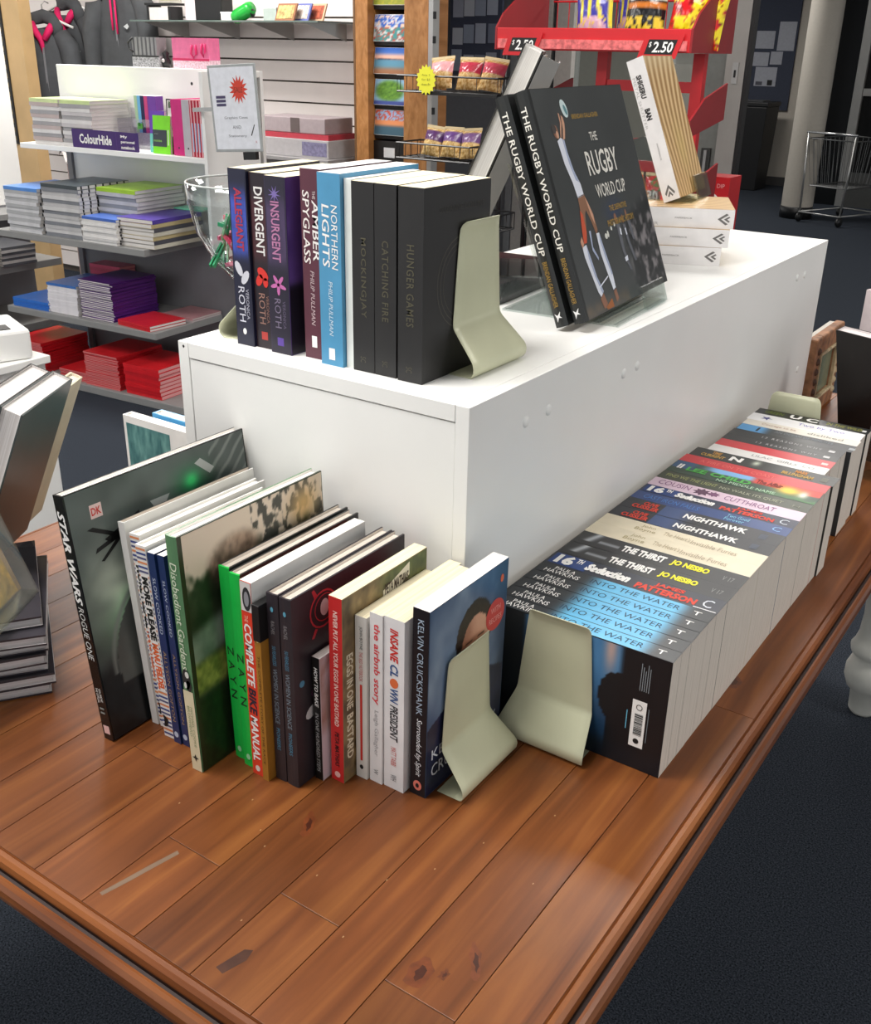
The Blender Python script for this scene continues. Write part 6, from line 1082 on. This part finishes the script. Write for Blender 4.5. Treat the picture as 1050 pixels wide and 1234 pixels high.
for zz in (.46, .17, -.12):
    for x in (-1.50, -2.16): MB().prism([(Y0-.10+p_[0], T+zz+p_[1]) for p_ in cheek], x, x+.008, mtx=Matrix(((0, 0, 1, 0), (1, 0, 0, 0), (0, 1, 0, 0), (0, 0, 0, 1)))).obj('side_cheek', M_REDD, rs)
for zz in (.17, -.12, -.45): bx('lower_tray', -2.15, -1.501, Y0-.10, Y0+.19, z_(zz), z_(zz+.012), M_REDD, rs); bx('tray_front', -2.15, -1.501, Y0-.112, Y0-.1001, z_(zz), z_(zz+.05), M_RED, rs)
bx('base', -2.30, -1.5, Y0-.1, Y0+.4, 0, .03, M_REDD, rs)
for lab, x0, sx in (('right', -1.765, .182), ('left', -2.350, .182)):
    t = thing('price_tag', 'red slanted price tag with black panel at the '+lab+' of the snack stand tray', 'price tag', (x0, Y0-.010, T+.722), 0, 'price tags on the red snack stand')
    MB().prism([(0, 0), (sx-.03, 0), (sx, .082), (.03, .082)], 0, .002, mtx=sw).obj('tag', M_RED, t)
    patch(t, F0, [(.028, .014), (.138, .014), (.156, .064), (.044, .064)], BK, 'black_panel', .0005); lettering(t, F0, '2.50', .058, .140, .020, .057, WH, shear=.25, off=.02, eps=.001); lettering(t, F0, '$', .044, .056, .036, .056, WH, shear=.25, eps=.001)
def f_a(u, v):  # violet / yellow stripes with pale blob
    c = mixc(hexa('3f3aa0'), hexa('e8d84a'), sm(np.sin(u*26+v*3), .2, .5)); c = mixc(c, hexa('d8a8b8'), (np.hypot((u-.5)/.38, (v-.22)/.2) < 1)*.9); return mixc(c, hexa('e8c83a'), (vn(u, v, 20, 4) > .66)*(v < .4))
def f_b(u, v): c = mixc(hexa('17171a'), hexa('e0c23a'), (v < .42)*(vn(u, v, 9, 3) > .47)); c = mixc(c, hexa('c0702a'), (np.abs(v-.56) < .05)); return mixc(c, hexa('e8e4dc'), (np.abs(v-.72) < .08)*(vn(u*2, v, 22, 7) > .45))
def f_c(u, v): c = mixc(hexa('c8141c'), hexa('e8d41e'), sm(vn(u*1.2, v, 6, 12), .5, .56)); return mixc(c, hexa('7a0a10'), sm(vn(u, v, 14, 2), .62, .7))
for k, (x, fn, lab, w_) in enumerate([(-2.02, f_a, 'violet and yellow striped snack bag, left one in the red tray', .17), (-1.905, f_a, 'violet and yellow striped snack bag pushed behind, second in the red tray', .14), (-1.815, f_b, 'black and yellow snack bag in the middle of the red tray', .175), (-1.645, f_c, 'shiny red and yellow snack bag, right one in the red tray', .16), (-1.60, f_c, 'red and yellow snack bag tucked behind at the right end of the tray', .12)]):
    yy = Y0+.13+(.09 if k in (1, 4) else 0); bag(lab, Matrix.Translation((x, yy, T+.7565)) @ Matrix.Rotation(R(-6+3*k), 4, 'Y') @ Matrix.Rotation(R(-10), 4, 'X'), w_, .26, .085, fn, group='snack bags in the red tray')
t = thing('snack_carton', 'red snack carton with white arc below the red trays near the door', 'box', (-1.72, 4.50, 0)); bx('body', 0, .16, 0, .14, .0, z_(.26), M_RED, t); F2 = (Vector((0, -.0005, 0)), X3, Z3, -Y3)
patch(t, F2, [[(.01+.14*k/10, T+.12+.06*math.sin(math.pi*k/10)), (.01+.14*(k+1)/10, T+.12+.06*math.sin(math.pi*(k+1)/10)), (.01+.14*(k+1)/10, T+.135+.06*math.sin(math.pi*(k+1)/10)), (.01+.14*k/10, T+.135+.06*math.sin(math.pi*k/10))] for k in range(10)], WH, 'white_arc', .0006); lettering(t, F2, 'DOUBLE DIP', .01, .14, T+.215, T+.232, ink('#f0b0b0'), eps=.0008)
for k in range(4):
    bag(['red and green sweet bag, lower left in the second red tray', 'red sweet bag with green leaf print, second in the lower tray', 'red and silver sweet bag, third in the lower tray', 'red sweet bag at the right of the lower tray'][k], Matrix.Translation((-2.07+.14*k, Y0+.04, T+.185)) @ Matrix.Rotation(R(-12), 4, 'X'), .13, .12, .07, (lambda u, v: mixc(hexa('c01824'), hexa('2a7a3a'), (vn(u, v, 10, 5) > .6)*1.0)), group='sweet bags in the lower red tray')
